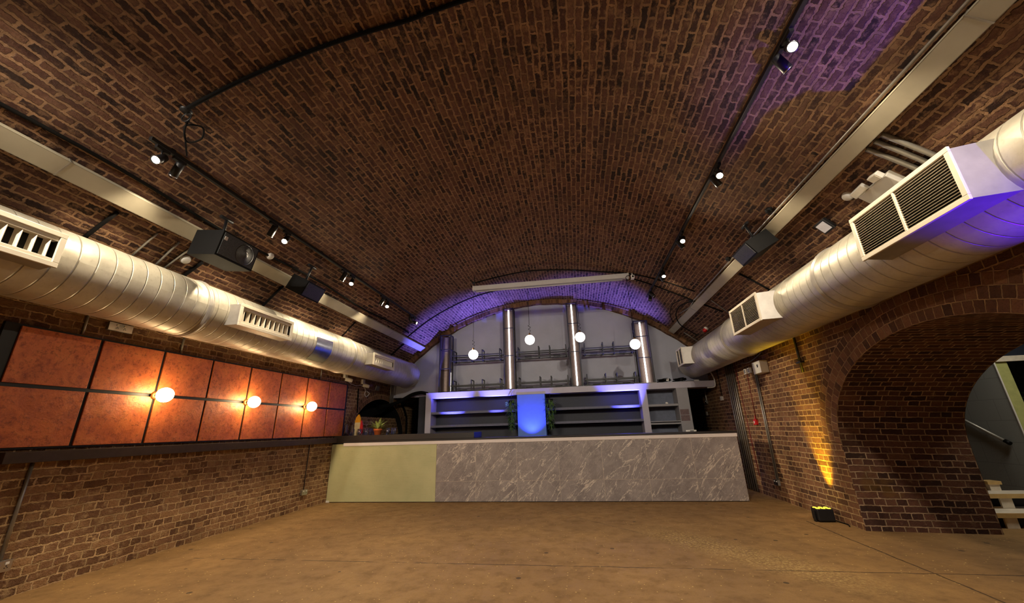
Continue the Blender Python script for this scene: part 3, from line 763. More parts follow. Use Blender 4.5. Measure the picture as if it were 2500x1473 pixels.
speaker('small flat black speaker past the big one, rust panel side', (-3.70, 4.70, 3.42), 0.41, (-0.26, 0.14), (-0.115, -0.21), 0.41)
speaker('flat black speaker beside the tray on the side arch side', (2.23, 4.72, 3.41), 0.43, (0.27, 0.15), (0.115, -0.165), 0.43)

# ------------------------------------------------------------------ small devices on the vault
def on_vault(name, label, cat, x, y, group=None):
    p = vp(x, y, 0.0); nrm = (Vector((CX, y, CZ)) - p).normalized()
    t = thing(name, label, cat, p, group); ax = Vector((0, 1, 0)).cross(nrm)
    t.rotation_euler = Matrix((ax, Vector((0, 1, 0)), nrm)).transposed().to_euler(); return t
def detector(label, x, y, r):
    t = on_vault('smoke_detector', label, 'smoke detector', x, y, 'round detectors on the vault')
    MB().lathe([(r, 0.0), (r, 0.012), (r * 0.92, 0.016)], 22).build('base', M_WHITE, t)
    MB().lathe([(r * 0.9, 0.014), (r * 0.85, 0.03), (r * 0.6, 0.042), (0, 0.046)], 22).build('dome', M_WHITE, t)
detector('round cream detector on the vault between tray and duct, below the big speaker', -4.45, 3.52, 0.055)
detector('small round white detector beside the tray just past the big speaker', -4.02, 4.27, 0.05)
detector('round white detector on the vault beside the twin-head emergency light', 2.86, 3.84, 0.05)
t = on_vault('emergency_light', 'white emergency light box with two lamp heads above the largest register', 'emergency light', 2.99, 3.58)
MB().box(-0.11, -0.20, 0.0, 0.11, 0.16, 0.075).build('housing', M_WHITE, t, bevel=0.008)
for y_, rz in ((0.06, 0.3), (-0.16, -0.3)):
    M = Matrix.Translation((0.155, y_, 0.09)) @ Matrix.Rotation(rz, 4, 'X')
    h = MB().box(-0.035, -0.07, -0.022, 0.035, 0.07, 0.022, M).build('lamp_head', M_WHITE, t, bevel=0.006)
    MB().box(-0.027, -0.06, 0.0225, 0.027, 0.06, 0.026, M).build('lens', plain('frosted_lens', srgb(230, 222, 205), 0.25), h)
    MB().tube([(0.09, y_, 0.05), (0.15, y_, 0.07)], 0.012, 8).build('arm', M_WHITE, t)
t = on_vault('flood_light', 'small square black flood light on the vault beside the tray', 'flood light', 2.91, 4.26)
R_ = Matrix.Translation((0, 0, 0.09)) @ Matrix.Rotation(math.radians(8), 4, 'Y')
MB().box(-0.075, -0.085, -0.02, 0.075, 0.085, 0.02, R_).build('housing', M_BLACK, t, bevel=0.006)
MB().box(-0.055, -0.065, 0.0205, 0.055, 0.065, 0.024, R_).build('lens', plain('flood_lens', srgb(200, 200, 215), 0.15), t)
MB().tube([(0, 0, 0), (0, 0, 0.07)], 0.014, 8).build('bracket', M_BLACK, t)
t = on_vault('fire_beacon', 'red fire alarm beacon on the vault above the duct end', 'fire alarm', 3.0, 8.9)
MB().lathe([(0.05, 0), (0.05, 0.04), (0.042, 0.045)], 20).build('base', M_WHITE, t)
MB().lathe([(0.045, 0.04), (0.045, 0.08), (0.03, 0.105), (0, 0.11)], 20).build('lens', M_RED, t)
for k, (x, y, lb) in enumerate(((2.50, 5.9, 'small black cable box beside the tray, past the flat speaker'), (2.50, 8.0, 'small black cable box beside the tray near the cable tangle'), (2.48, 4.5, 'black cable box on the vault next to the flood light'))):
    t = on_vault('junction_box', lb, 'junction box', x, y, 'black boxes on the vault')
    MB().lathe([(0.04, 0), (0.04, 0.03), (0.034, 0.036), (0, 0.037)], 16).build('body', M_BLACKP, t)
    MB().tube([(0.0, -0.06, 0.015), (0, 0.06, 0.015)], 0.012, 8).build('cable_gland', M_BLACKP, t)

# ------------------------------------------------------------------ projection screen case
t = thing('projection_screen', 'long white rolled-up projection screen case hanging below the vault before the bar', 'projection screen', (-0.41, 7.85, 4.23))
MB().box(-1.64, -0.055, 0.0, 1.70, 0.055, 0.105).build('case', M_SCREEN, t, bevel=0.012)
for x in (-1.655, 1.70): MB().box(x, -0.058, -0.004, x + 0.015, 0.058, 0.109).build('end_cap', M_WHITE, t, bevel=0.004)
MB().tube([(-1.58, -0.01, -0.028), (1.58, -0.01, -0.028)], 0.012, 10).build('bottom_bar', M_SCREEN, t)
for x in (-1.62, 1.60): 
    z1 = vz(-0.41 + x) - 4.23
    MB().tube([(x, 0.0, 0.115), (x, 0.0, max(z1, 0.12))], 0.008, 6).build('hanger', M_BLACK, t)
t = thing('security_camera', 'small white box camera on the vault at the end of the projection screen', 'camera', (1.37, 7.78, vz(1.37)))
MB().tube([(0, 0, 0.0), (0, 0, -0.06)], 0.012, 8).build('stem', M_WHITE, t)
MB().box(-0.035, -0.06, -0.13, 0.035, 0.04, -0.055).build('housing', M_WHITE, t, bevel=0.008)
MB().lathe([(0.02, 0.0), (0.02, -0.012), (0, -0.014)], 14, c=(0, -0.06, -0.092), M=Matrix.Rotation(math.radians(-90), 4, 'X')).build('lens', M_BLACKP, t)
cable('cable', 'coil of black cable at the end of the projection screen', 'cable',
      [(1.28 + 0.05 * math.cos(a), 7.74, 4.20 + 0.05 * math.sin(a)) for a in lin(0, 4.5 * PI, 40)] + [(1.34, 7.77, 4.27)], 0.006, M_RUBBER)

# ------------------------------------------------------------------ pendants
for k, (x, z, lb) in enumerate(((-2.12, 2.85, 'glowing globe pendant over the pale green end of the bar'), (-0.87, 3.10, 'glowing globe pendant above the blue panel of the back bar'),
                                (0.20, 3.09, 'glowing globe pendant in front of the third lit tower'), (1.30, 2.87, 'glowing globe pendant next to the last lit tower'))):
    t = thing('globe_pendant', lb, 'pendant light', (x, 8.1, z), 'globe pendants over the bar')
    m = MB(); R_ = 0.105; m.lathe([(R_ * math.sin(a), -R_ * math.cos(a)) for a in lin(0, PI * 0.93, 16)], 24); m.build('globe', M_GLOBE, t)
    MB().lathe([(0.0, 0.145), (0.02, 0.143), (0.026, 0.10), (0.028, 0.095), (0.024, 0.09)], 16).build('lamp_cap', M_COPPERW, t)
    zt = vz(x) - z
    pts = [(0, 0, 0.14)] + [(0.025 * math.sin(a), 0.015 * math.cos(a), 0.18 + 0.012 * a) for a in lin(0, 4 * PI, 14)] + [(0, 0, 0.36), (0, 0, zt)]
    MB().tube(pts, 0.0045, 6).build('cord', M_RUBBER, t)
    MB().lathe([(0.0, zt - 0.03), (0.035, zt - 0.028), (0.04, zt)], 14).build('ceiling_rose', M_BLACK, t)
    l = bpy.data.lights.new('globe_light', 'POINT'); l.energy = 9; l.color = (1, 0.86, 0.7); l.shadow_soft_size = 0.1
    # the glowing globe itself lights the room; no further lamp is needed
    bpy.data.lights.remove(l)

# ------------------------------------------------------------------ bar
t = thing('bar_counter', 'long bar counter faced in grey veined marble tiles with a pale green end', 'bar counter', (0, 0, 0))
YF = 7.83
MB().box(-5.06, YF + 0.02, 0.0, 2.76, 8.42, 1.10).build('carcass', M_DARK, t)
MB().box(-5.06, YF, 0.012, -2.795, YF + 0.019, 1.085).build('green_panel', M_GREEN, t)['label'] = 'pale sage green painted end panel'
MB().box(-2.79, YF - 0.004, 0.012, 2.79, YF + 0.019, 1.045).build('tiled_front', M_MARBLE, t)['label'] = 'grey veined marble tile facing'
MB().box(2.762, YF + 0.02, 0.012, 2.79, 8.42, 1.06).build('end_panel', M_MARBLE, t)
MB().box(-4.80, YF - 0.014, 1.045, 2.80, YF + 0.019, 1.105).build('trim_strip', M_TRIM, t, bevel=0.003)['label'] = 'white painted edge strip'
MB().box(-5.065, YF - 0.004, 0.0, -4.995, YF + 0.018, 0.035).build('floor_block', M_WHITE, t)
w = MB().box(-5.06, YF - 0.012, 1.106, 2.815, 8.50, 1.14).build('worktop', M_TOP, bevel=0.004)
tag(w, 'black worktop lying along the whole bar', 'worktop')
w = MB().box(-5.06, YF - 0.005, 1.141, -2.03, 8.48, 1.25).build('raised_counter', M_TOP, bevel=0.004)
tag(w, 'thick dark brown raised counter slab on the pale green end of the bar', 'counter')
w = MB().box(XL, 2.86, 1.115, -4.955, 7.82, 1.212).build('wall_ledge', M_LEDGE, bevel=0.004)
tag(w, 'long dark brown drinks ledge on the brick wall under the rust panels', 'wall ledge')

# things on the raised counter
t = thing('potted_plant', 'small green and cream leafy plant in a terracotta pot on the bar', 'potted plant', (-4.20, 8.08, 1.25))
MB().lathe([(0, 0), (0.062, 0), (0.078, 0.085), (0.09, 0.086), (0.092, 0.12), (0.08, 0.12), (0.076, 0.105), (0, 0.105)], 24).build('pot', M_TERRA, t)
def leaf(m, base, d, L, w, droop, up=Vector((0, 0, 1))):
    d = d.normalized(); side = d.cross(up)
    if side.length < 1e-3: side = Vector((1, 0, 0))
    side.normalize(); rows = []; n = 7
    for k in range(n + 1):
        s = k / n; c = base + d * L * s - Vector((0, 0, droop * L * s * s)); ww = w * math.sin(PI * min(1, s * 0.92 + 0.08)) ** 0.8
        nn = side.cross(d).normalized()
        rows.append([c - side * ww + nn * ww * 0.35, c, c + side * ww + nn * ww * 0.35])
    m.grid(rows)
for k in range(26):
    a = k * 2.4 + random.uniform(-.3, .3); el = random.uniform(0.25, 1.35)
    d = Vector((math.cos(a) * math.cos(el), math.sin(a) * math.cos(el), math.sin(el)))
    m = MB(); leaf(m, Vector((0.02 * math.cos(a), 0.02 * math.sin(a), 0.10)), d, random.uniform(0.2, 0.36), random.uniform(0.018, 0.03), random.uniform(0.1, 0.45))
    m.build('leaf', M_LEAF, t)
gp = MB().lathe([(0.0, 0.0), (0.028, 0.0), (0.033, 0.13), (0.031, 0.13), (0.027, 0.012), (0.0, 0.012)], 16)
G_ = None
gl_pos = [(-4.78, 8.10), (-4.68, 8.16), (-4.60, 8.06), (-4.51, 8.14), (-4.43, 8.05), (-4.37, 8.25), (-4.03, 8.20), (-3.97, 8.07), (-3.92, 8.19), (-4.64, 8.28), (-4.48, 8.30), (-3.84, 8.11)]
for k, (x, y) in enumerate(gl_pos):
    if G_ is None: G_ = gp.build('drinking_glass', M_GLASS); g = G_
    else: g = G_.copy(); COL.objects.link(g)
    g.location = (x, y, 1.25)
    where = 'beside the yellow card stand' if x < -4.55 else ('on the card stand side of the potted plant' if x < -4.2 else 'on the back bar side of the potted plant')
    tag(g, 'clear glass tumbler standing on the bar %s' % where, 'glass', 'glass tumblers on the bar ' + where)
c0 = None
for i, (x, y, n_) in enumerate(((-4.965, 8.12, 8), (-4.89, 8.20, 7))):
    t = thing('cup_stack', ('taller' if i == 0 else 'shorter') + ' stack of clear plastic cups on the bar against the wall', 'cup stack', (x, y, 1.25))
    for k in range(n_):
        if c0 is None:
            c0 = MB().lathe([(0.0, 0.0), (0.026, 0.0), (0.038, 0.10), (0.036, 0.10), (0.024, 0.004), (0, 0.004)], 16).build('cup', M_GLASS); o = c0
        else: o = c0.copy(); COL.objects.link(o)
        o.parent = t; o.location = (0, 0, 0.02 * k)
t = thing('card_stand', 'pointed card stand on the bar, yellow tip, cream front and red side', 'card stand', (-4.78, 8.26, 1.25))
def prism(m, prof, y0, y1):
    a = [(x, y0, z) for x, z in prof]; c = [(x, y1, z) for x, z in prof]
    m.face(a); m.face(c[::-1])
    for k in range(len(prof)): m.face([a[k], c[k], c[(k + 1) % len(prof)], a[(k + 1) % len(prof)]])
    return m
prism(MB(), [(-0.075, 0.0), (0.045, 0.0), (0.06, 0.27), (-0.075, 0.27)], 0.0, 0.02).build('cream_panel', M_CREAM, t)['label'] = 'cream lower card'
prism(MB(), [(-0.075, 0.27), (0.06, 0.27), (0.055, 0.36), (0.015, 0.44), (-0.005, 0.44), (-0.06, 0.36)], 0.0, 0.02).build('yellow_tip', M_YEL, t)['label'] = 'yellow pointed tip'
prism(MB(), [(0.046, 0.0), (0.13, 0.05), (0.115, 0.22), (0.075, 0.33), (0.061, 0.27)], 0.005, 0.03).build('red_side', M_RED, t)['label'] = 'red side card'

# ------------------------------------------------------------------ back bar shelving
t = thing('back_bar', 'grey back bar shelving unit behind the bar with a blue centre panel', 'shelving unit', (0, 0, 0))
CF, CB = 9.90, 10.36
MB().box(-3.87, 9.55, 0.0, 2.66, CB, 0.90).build('base_cupboard', M_CABG, t)
MB().box(-3.87, 9.50, 0.90, 2.66, CB, 0.935).build('counter_top', M_TOP, t)
MB().box(-3.87, CF, 2.105, 3.30, CB, 2.25).build('fascia', M_CABW, t, bevel=0.004)
for x0, x1, mt in ((-3.87, -3.72, M_CABW), (1.56, 1.71, M_CABW), (2.39, 2.65, M_CABG)):
    MB().box(x0, CF, 0.936, x1, CB - 0.04, 2.104).build('post', mt, t, bevel=0.003)
MB().box(-3.72, CB - 0.038, 0.936, 1.56, CB, 2.104).build('back_panel', M_CABD, t)['label'] = 'dark navy back lining'
MB().box(1.71, CB - 0.038, 0.936, 2.39, CB, 2.104).build('back_panel', plain('bay_grey_paint', srgb(104, 110, 128), 0.6), t)['label'] = 'grey back lining'
MB().box(-1.45, CF - 0.02, 0.936, -0.75, CF + 0.30, 2.104).build('centre_panel', M_BLUEP, t, bevel=0.004)['label'] = 'blue washed centre panel'
for x0, x1 in ((-3.719, -1.451), (-0.749, 1.559)):
    for z0 in (1.70, 1.375, 1.05): MB().box(x0, CF + 0.02, z0, x1, CB - 0.04, z0 + 0.055).build('shelf', M_CABSH, t)
for z0, h in ((1.70, 0.05), (1.29, 0.035), (1.345, 0.02)): MB().box(1.711, CF + 0.01, z0, 2.389, CB - 0.04, z0 + h).build('shelf', M_CABG, t)
for k, z0 in enumerate((1.49, 1.355)):
    o = MB().box(2.405, CF - 0.006, z0, 2.60, CF - 0.001, z0 + 0.125).build('paper_notice', M_BROWNP)
    tag(o, ('upper', 'lower')[k] + ' of two brown paper notices on the end pier of the back bar', 'notice', 'paper notices on the back bar pier')
o = MB(); o.lathe([(0.0, 0.0), (0.03, 0.0), (0.035, 0.02), (0.02, 0.045), (0, 0.05)], 14); o = o.build('soap_dish', M_WHITE, loc=(2.16, 10.02, 1.751))
tag(o, 'small white object lying on the top shelf of the grey end bay', 'small dish')
for x, lb in ((-1.58, 'trailing green plant beside the blue panel, on the potted plant side'), (-0.62, 'trailing green plant beside the blue panel, on the side arch side')):
    t = thing('hanging_plant', lb, 'hanging plant', (x, 9.755, 1.30), 'hanging plants by the blue panel')
    MB().lathe([(0.0, 0.55), (0.06, 0.55), (0.08, 0.66), (0.074, 0.66), (0.05, 0.56), (0, 0.56)], 16).build('pot', M_BLACKP, t)
    MB().tube([(0, 0.0, 0.56), (0, 0.10, 0.80), (0, 0.10, 0.80)], 0.006, 6).build('hook', M_BLACK, t)
    m = MB()
    for k in range(230):
        a = random.uniform(0, 2 * PI); z = random.uniform(0.0, 0.68); rr = 0.13 * (0.35 + 0.65 * (z / 0.68)) * random.uniform(0.3, 1.0)
        if z < 0.2: rr *= 0.6
        p = Vector((rr * math.cos(a), rr * 0.75 * math.sin(a), z))
        leaf(m, p, Vector((math.cos(a), 0.8 * math.sin(a), random.uniform(-1.3, 0.4))), random.uniform(0.06, 0.11), random.uniform(0.010, 0.017), 0.4)
    o = m.build('foliage', M_LEAFD, t); o['kind'] = 'stuff'

# blue up-lights on the back counter (below the bar line, seen by their light)
BLUE = (0.11, 0.11, 1.0)
for k, (x, y, pw, dr, sz) in enumerate(((-3.1, 9.62, 1900, (-0.05, 0.10, 1), 62), (-1.1, 9.57, 100, (0.0, 0.40, 1), 95), (1.28, 9.62, 1900, (-0.10, 0.10, 1), 62), (-2.0, 9.60, 1700, (0.02, 0.10, 1), 50))):
    t = thing('uplighter', ('black blue-light uplighter on the back counter below the first rack tower', 'black blue-light uplighter on the back counter below the blue panel', 'black blue-light uplighter on the back counter below the last tower', 'black blue-light uplighter on the back counter below the second tower')[k], 'uplighter', (x, y, 0.936), 'uplighters on the back counter')
    MB().lathe([(0, 0), (0.06, 0), (0.065, 0.09), (0.055, 0.09), (0.05, 0.075)], 18).build('body', M_BLACK, t)
    MB().lathe([(0.0, 0.078), (0.05, 0.078)], 18).build('lens', emis('blue_lens_glow', (0.1, 0.2, 1.0), 6.0) if k == 0 else bpy.data.materials['blue_lens_glow'], t)
    spot('uplight_beam', t, (0, 0, 0.10), dr, pw, BLUE, sz, 0.8, 0.03)

# ------------------------------------------------------------------ towers and racks on the back bar
TOW = [(-3.54, -3.25, 3.80, False, 'narrow black frame tower with perforated sides at the rust panel end of the back bar'), (-1.77, -1.50, 4.44, True, 'tall black frame tower with a lit strip, before the green hanging plants'),
       (-0.05, 0.21, 4.46, True, 'tallest black frame tower with a lit strip, nearest the crown of the vault'), (1.62, 1.95, 3.84, True, 'black frame tower with a lit strip beside the coil of cables')]
for x0, x1, zt, lit, lb in TOW:
    t = thing('light_tower', lb, 'light tower', ((x0 + x1) / 2, 10.07, 2.25), 'light towers on the back bar')
    w = (x1 - x0) / 2; d = 0.12; H = zt - 2.25; m = MB(); s = 0.012
    for sx in (-1, 1):
        for sy in (-1, 1): m.box(sx * w - s, sy * d - s, 0.0, sx * w + s, sy * d + s, H)
    for z in (0.012, H * 0.40, H * 0.74, H - 0.012):
        for sy in (-1, 1): m.box(-w, sy * d - s * .8, z - s * .8, w, sy * d + s * .8, z + s * .8)
        for sx in (-1, 1): m.box(sx * w - s * .8, -d, z - s * .8, sx * w + s * .8, d, z + s * .8)
    m.build('frame', M_BLACK, t)
    for sx in (-1, 1): MB().box(sx * (w - 0.006) - 0.001, -d + s, 0.02, sx * (w - 0.006) + 0.001, d - s, H - 0.02).build('mesh_side', M_MESH, t)['label'] = 'perforated steel side'
    m = MB(); rows = []
    for j in range(13):
        a = PI * (0.0 + j / 12.0); rows.append([((w - 0.02) * math.cos(a), -0.02 + 0.11 * math.sin(a), z) for z in (0.02, H - 0.02)])
    m.grid(rows); m.build('reflector', plain('bronze_reflector', srgb(120, 106, 100), 0.45, metal=0.8) if x0 == -3.54 else bpy.data.materials['bronze_reflector'], t)['label'] = 'curved shiny reflector'
    if lit: MB().box(-0.018, -0.045, 0.02, 0.018, -0.02, H - 0.03).build('light_strip', M_LED, t, bevel=0.004)['label'] = 'glowing vertical light strip'
    else: MB().box(w - 0.03, 0.05, 0.03, w - 0.016, 0.064, H * 0.35).build('light_strip', M_LED, t)['label'] = 'short glowing strip'
bays = [(-3.22, -1.82), (-1.45, -0.09), (0.27, 1.58)]
blab = ['between the first and second towers', 'between the second and third towers', 'between the third and last towers']
for bi, (x0, x1) in enumerate(bays):
    for tier, z0 in enumerate((2.25, 3.04)):
        t = thing('bottle_rack', 'black metal bottle rack, %s tier %s' % (('lower', 'upper')[tier], blab[bi]), 'bottle rack', ((x0 + x1) / 2, 10.1, z0), 'black bottle racks on the back bar')
        w = (x1 - x0) / 2; s = 0.012
        for (yy, zz) in ((-0.14, 0.02), (0.12, 0.02), (-0.14, 0.16), (0.12, 0.16)):
            MB().box(-w, yy - s, zz - s, w, yy + s, zz + s).build('rail', M_BLACK, t)
        for fx in ((-0.9, -0.2, 0.22, 0.9) if bi != 1 else (-0.92, -0.12, 0.3, 0.92)):
            m = MB(); X = fx * w
            for yy in (-0.14, 0.12): m.box(X - s, yy - s * 1.05, 0.0, X + s, yy + s * 1.05, 0.30)
            for zz in (0.012, 0.29): m.box(X - s, -0.14, zz - s, X + s, 0.12, zz + s)
            m.build('divider', M_BLACK, t)
        for fx in (-0.55, 0.56): MB().box(fx * w - 0.09, -0.06, 0.033, fx * w + 0.09, 0.06, 0.06).build('bottle_cradle', M_BLACKP, t)

# coils of cable on top of the back bar
for i, (x, y, lb) in enumerate(((2.165, 9.99, 'black cable coil on the back bar next to the last tower'), (2.53, 9.98, 'second black cable coil on the back bar, nearer the duct end'))):
    t = thing('cable_coil', lb, 'cable', (x, y, 2.25), 'cable coils on the back bar')
    pts = []
    for k in range(150):
        a = k * 0.31; r = 0.10 + 0.035 * math.sin(k * 0.7) + random.uniform(-.01, .01)
        pts.append((r * 1.2 * math.cos(a), r * math.sin(a), 0.02 + 0.03 * (0.5 + 0.5 * math.sin(k * 0.37)) + 0.05 * k / 150))
    MB().tube(pts, 0.008, 6).build('windings', M_RUBBER, t)
    if i == 0: MB().box(0.03, -0.13, 0.03, 0.09, -0.08, 0.085).build('plug', M_WHITE, t, bevel=0.008)
    else: MB().box(-0.02, -0.14, 0.02, 0.03, -0.10, 0.06).build('plug', M_BLACKP, t, bevel=0.006)
o = MB().box(2.86, 9.98, 2.25, 2.97, 10.06, 2.29).build('plug_adaptor', M_WHITE, bevel=0.006)
tag(o, 'small white plug adaptor on the back bar below the duct end', 'plug adaptor')
cable('cable', 'grey flex lying along the back bar from the coils to the plug adaptor', 'cable', [(2.58, 9.96, 2.262), (2.68, 9.95, 2.262), (2.8, 9.97, 2.262), (2.86, 10.0, 2.265)], 0.007, M_CONDUIT, sub=4)
cable('cable', 'thin white flex on the back bar beside the last tower', 'cable', [(1.45, 9.93, 2.256), (1.6, 9.915, 2.258), (1.75, 9.92, 2.265), (1.98, 9.91, 2.256)], 0.005, M_WHITE, sub=4)

# ------------------------------------------------------------------ rust panels and their lamps
t = thing('wall_panelling', 'two rows of rust orange metal panels in a black frame on the brick wall', 'wall panelling')
xf = XL + 0.045
MB().box(XL, 2.60, 1.235, xf - 0.012, 8.16, 2.345).build('backing_frame', M_BLACK, t)
ye = [2.69, 3.355, 4.035, 4.72, 5.40, 6.08, 6.77, 7.46, 8.10]; gp_ = 0.016
for k in range(8):
    for z0, z1 in ((1.25, 1.775), (1.81, 2.325)):
        MB().box(xf - 0.012, ye[k] + gp_, z0, xf + 0.006, ye[k + 1] - gp_, z1).build('rust_panel', M_RUST, t, bevel=0.003)
for y_, lb in ((4.035, 'globe wall lamp on the second seam of the rust panels, closest to the duct register'), (5.40, 'globe wall lamp on the middle of the rust panels'), (6.77, 'globe wall lamp nearest the bar on the rust panels')):
    t = thing('wall_lamp', lb, 'wall lamp', (xf + 0.006, y_, 1.792), 'globe wall lamps on the rust panels')
    M = Matrix.Rotation(math.radians(90), 4, 'Y')
    MB().lathe([(0.0, 0.02), (0.045, 0.018), (0.05, 0.0)], 20, M=M).build('wall_plate', M_COPPERW, t)
    MB().lathe([(0.022, 0.018), (0.022, 0.06), (0.03, 0.065), (0.03, 0.075)], 16, M=M).build('lamp_holder', M_COPPERW, t)
    R_ = 0.086; m = MB(); m.lathe([(R_ * math.sin(a), 0.145 - R_ * math.cos(a)) for a in lin(0.35, PI, 14)], 24, M=M); m.build('globe', M_BULB, t)
    MB().tube([Vector((0.145 + (R_ + .002) * math.cos(a), (R_ + .002) * math.sin(a), 0)) for a in lin(0, 2 * PI, 24)][:-1], 0.004, 6, closed=True).build('cage_band', M_COPPERW, t)

# ------------------------------------------------------------------ wall fittings
def socket(label, x, y, z, sx, w=0.146, double=True, mat=None):
    """sx: +1 when the face looks to +x"""
    t = thing('power_socket', label, 'socket', (x, y, z), 'metal sockets on the brick walls')
    f = lambda a, c: (min(a * sx, c * sx), max(a * sx, c * sx))
    a, c = f(0.0, 0.038); MB().box(a, -w / 2, -0.043, c, w / 2, 0.043).build('back_box', mat or M_CONDUIT, t, bevel=0.004)
    a, c = f(0.038, 0.044); MB().box(a, -w / 2 - 0.002, -0.045, c, w / 2 + 0.002, 0.045).build('face_plate', mat or M_CHROME, t, bevel=0.002)
    for yy in ((-0.038, 0.038) if double else (0.0,)):
        a, c = f(0.044, 0.049); MB().box(a, yy - 0.012, 0.012, c, yy + 0.012, 0.03).build('rocker_switch', M_WHITE, t)
        a, c = f(0.044, 0.0455); m = MB(); m.box(a, yy - 0.012, -0.018, c, yy - 0.006, -0.012); m.box(a, yy + 0.006, -0.018, c, yy + 0.012, -0.012); m.box(a, yy - 0.003, -0.006, c, yy + 0.003, 0.003); m.build('pin_holes', M_BLACKP, t)
socket('metal socket low on the brick wall below the first rust panels', XL, 3.13, 0.27, 1)
socket('metal socket low on the brick wall beside the pale green bar end', XL, 7.10, 0.29, 1)
socket('metal twin socket on the wall between the duct and the rust panels', XL, 3.49, 2.50, 1, w=0.24)
socket('metal socket low on the wall beside the bar end, side arch side', XR, 7.88, 0.285, -1)
socket('small white socket on the brick wall behind the bar, nearest the conduit bundle', XR, 9.70, 1.815, -1, w=0.10, double=False, mat=M_WHITE)
socket('grey switched socket on the dark wall behind the bar under the back bar top', XR, 10.82, 1.80, -1, w=0.10, double=False)
def pipe(label, pts, r=0.012, mat=None, group='conduits on the brick walls'):
    return cable('conduit', label, 'conduit', pts, r, mat or M_CONDUIT, group, n=10)
pipe('grey conduit down the brick wall from the ledge to the corner socket', [(XL + 0.016, 3.13, 1.11), (XL + 0.016, 3.13, 0.316)], 0.014)
pipe('thin brown conduit from the ledge to the socket beside the bar', [(XL + 0.012, 7.11, 1.11), (XL + 0.012, 7.10, 0.336)], 0.009, M_LEDGE)
for k, (y_, lb) in enumerate(((3.18, 'short grey conduit stub above the first rust panel'), (4.25, 'short grey conduit stub above the second rust panel seam'), (7.18, 'short grey conduit stub above the seventh rust panel'))):
    pipe(lb, [(XL + 0.014, y_, 2.36), (XL + 0.014, y_, 2.66)], 0.012)
for k, y_ in enumerate((8.78, 8.88, 8.98, 9.08, 9.18)):
    o = MB().tube([(XR - 0.016, y_, 0.02), (XR - 0.016, y_, 2.62)], 0.014, 10).build('conduit', M_CONDUIT)
    tag(o, ('first', 'second', 'third', 'fourth', 'fifth')[k] + ' pipe, counted from the fire call point, of five grey conduits behind the bar end', 'conduit', 'five grey conduits behind the bar end')
pipe('single grey conduit from the white box down to the low socket, side arch side', [(XR - 0.016, 7.80, 2.16), (XR - 0.016, 7.88, 0.33)], 0.014)
pipe('second grey conduit right beside the one to the low socket', [(XR - 0.016, 7.74, 2.16), (XR - 0.016, 7.82, 0.33)], 0.010)
cable('cable', 'thin red cable from the grey boxes down to the fire call point', 'cable', [(XR - 0.006, 8.16, 2.16), (XR - 0.006, 8.20, 1.33)], 0.005, plain('red_cable', srgb(130, 30, 26), 0.5))
cable('cable', 'thin red cable down the wall beside the five grey conduits', 'cable', [(XR - 0.006, 8.66, 2.5), (XR - 0.006, 8.62, 1.2), (XR - 0.006, 8.58, 0.3)], 0.006, bpy.data.materials['red_cable'])
t = thing('fire_call_point', 'red fire call point on the brick wall beside the bar end', 'fire alarm', (XR, 8.20, 1.28))
MB().box(-0.045, -0.05, -0.05, 0, 0.05, 0.05).build('housing', M_RED, t, bevel=0.005)
MB().box(-0.047, -0.012, -0.022, -0.0455, 0.026, 0.022).build('break_glass', M_WHITE, t)
MB().lathe([(0.012, 0.05), (0.006, 0.10), (0.004, 0.12)], 10, c=(-0.02, 0, 0)).build('cable_entry', M_RED, t)
t = thing('control_box', 'white wall control box on the bricks under the duct', 'control box', (XR, 7.43, 2.19))
MB().box(-0.13, -0.15, -0.10, 0, 0.15, 0.11).build('housing', M_WHITE, t, bevel=0.006)
MB().box(-0.1325, -0.07, 0.0, -0.1305, -0.03, 0.05).build('display', M_BLACKP, t)
MB().lathe([(0.008, 0), (0.008, 0.003), (0, 0.004)], 10, c=(-0.13, 0.10, 0.08), M=Matrix.Rotation(math.radians(-90), 4, 'Y')).build('key_lock', M_CHROME, t)
for k, (y_, lb) in enumerate(((7.99, 'small grey junction box next to the white control box'), (8.16, 'small grey junction box at the head of the red cable'))):
    t = thing('junction_box', lb, 'junction box', (XR, y_, 2.215), 'grey junction boxes on the wall')
    MB().box(-0.04, -0.05, -0.05, 0, 0.05, 0.05).build('body', M_WHITE, t, bevel=0.004); MB().box(-0.045, -0.035, -0.035, -0.0405, 0.035, 0.035).build('cover', M_CONDUIT, t)
t = thing('clamp_rod', 'black threaded rod with a clamp on the wall above the side arch', 'wall rod', (XR - 0.03, 6.25, 1.95))
MB().tube([(0, 0, 0), (0, 0, 0.64)], 0.016, 10).build('rod', M_BLACK, t)
m = MB(); m.box(-0.03, -0.06, 0.13, 0.028, 0.06, 0.155); m.tube([(-0.02, -0.05, 0.145), (0.0, 0.06, 0.19)], 0.012, 8); m.build('clamp', M_BLACK, t)
cable('pipe', 'bent white pipe over the end of the back bar top', 'pipe', [(3.22, 9.86, 2.44), (3.26, 9.84, 2.32), (3.27, 9.84, 2.22), (3.27, 9.85, 2.14), (3.24, 9.88, 2.09), (3.1, 9.9, 2.085)], 0.014, M_WHITE, sub=4)
pipe('white conduit down to the grey socket on the dark wall behind the bar', [(XR - 0.014, 10.82, 2.1), (XR - 0.014, 10.82, 1.845)], 0.012, M_WHITE)
cable('cable', 'black cable down to the small white socket behind the bar', 'cable', [(XR - 0.008, 9.72, 2.6), (XR - 0.008, 9.70, 1.86)], 0.007, M_RUBBER)
cable('cable', 'grey cables draped from the duct to the white control box', 'cable', [(XR - 0.02, 7.2, 2.52), (XR - 0.03, 7.45, 2.42), (XR - 0.03, 7.9, 2.36), (XR - 0.02, 8.25, 2.40)], 0.012, M_CONDUIT, sub=6)
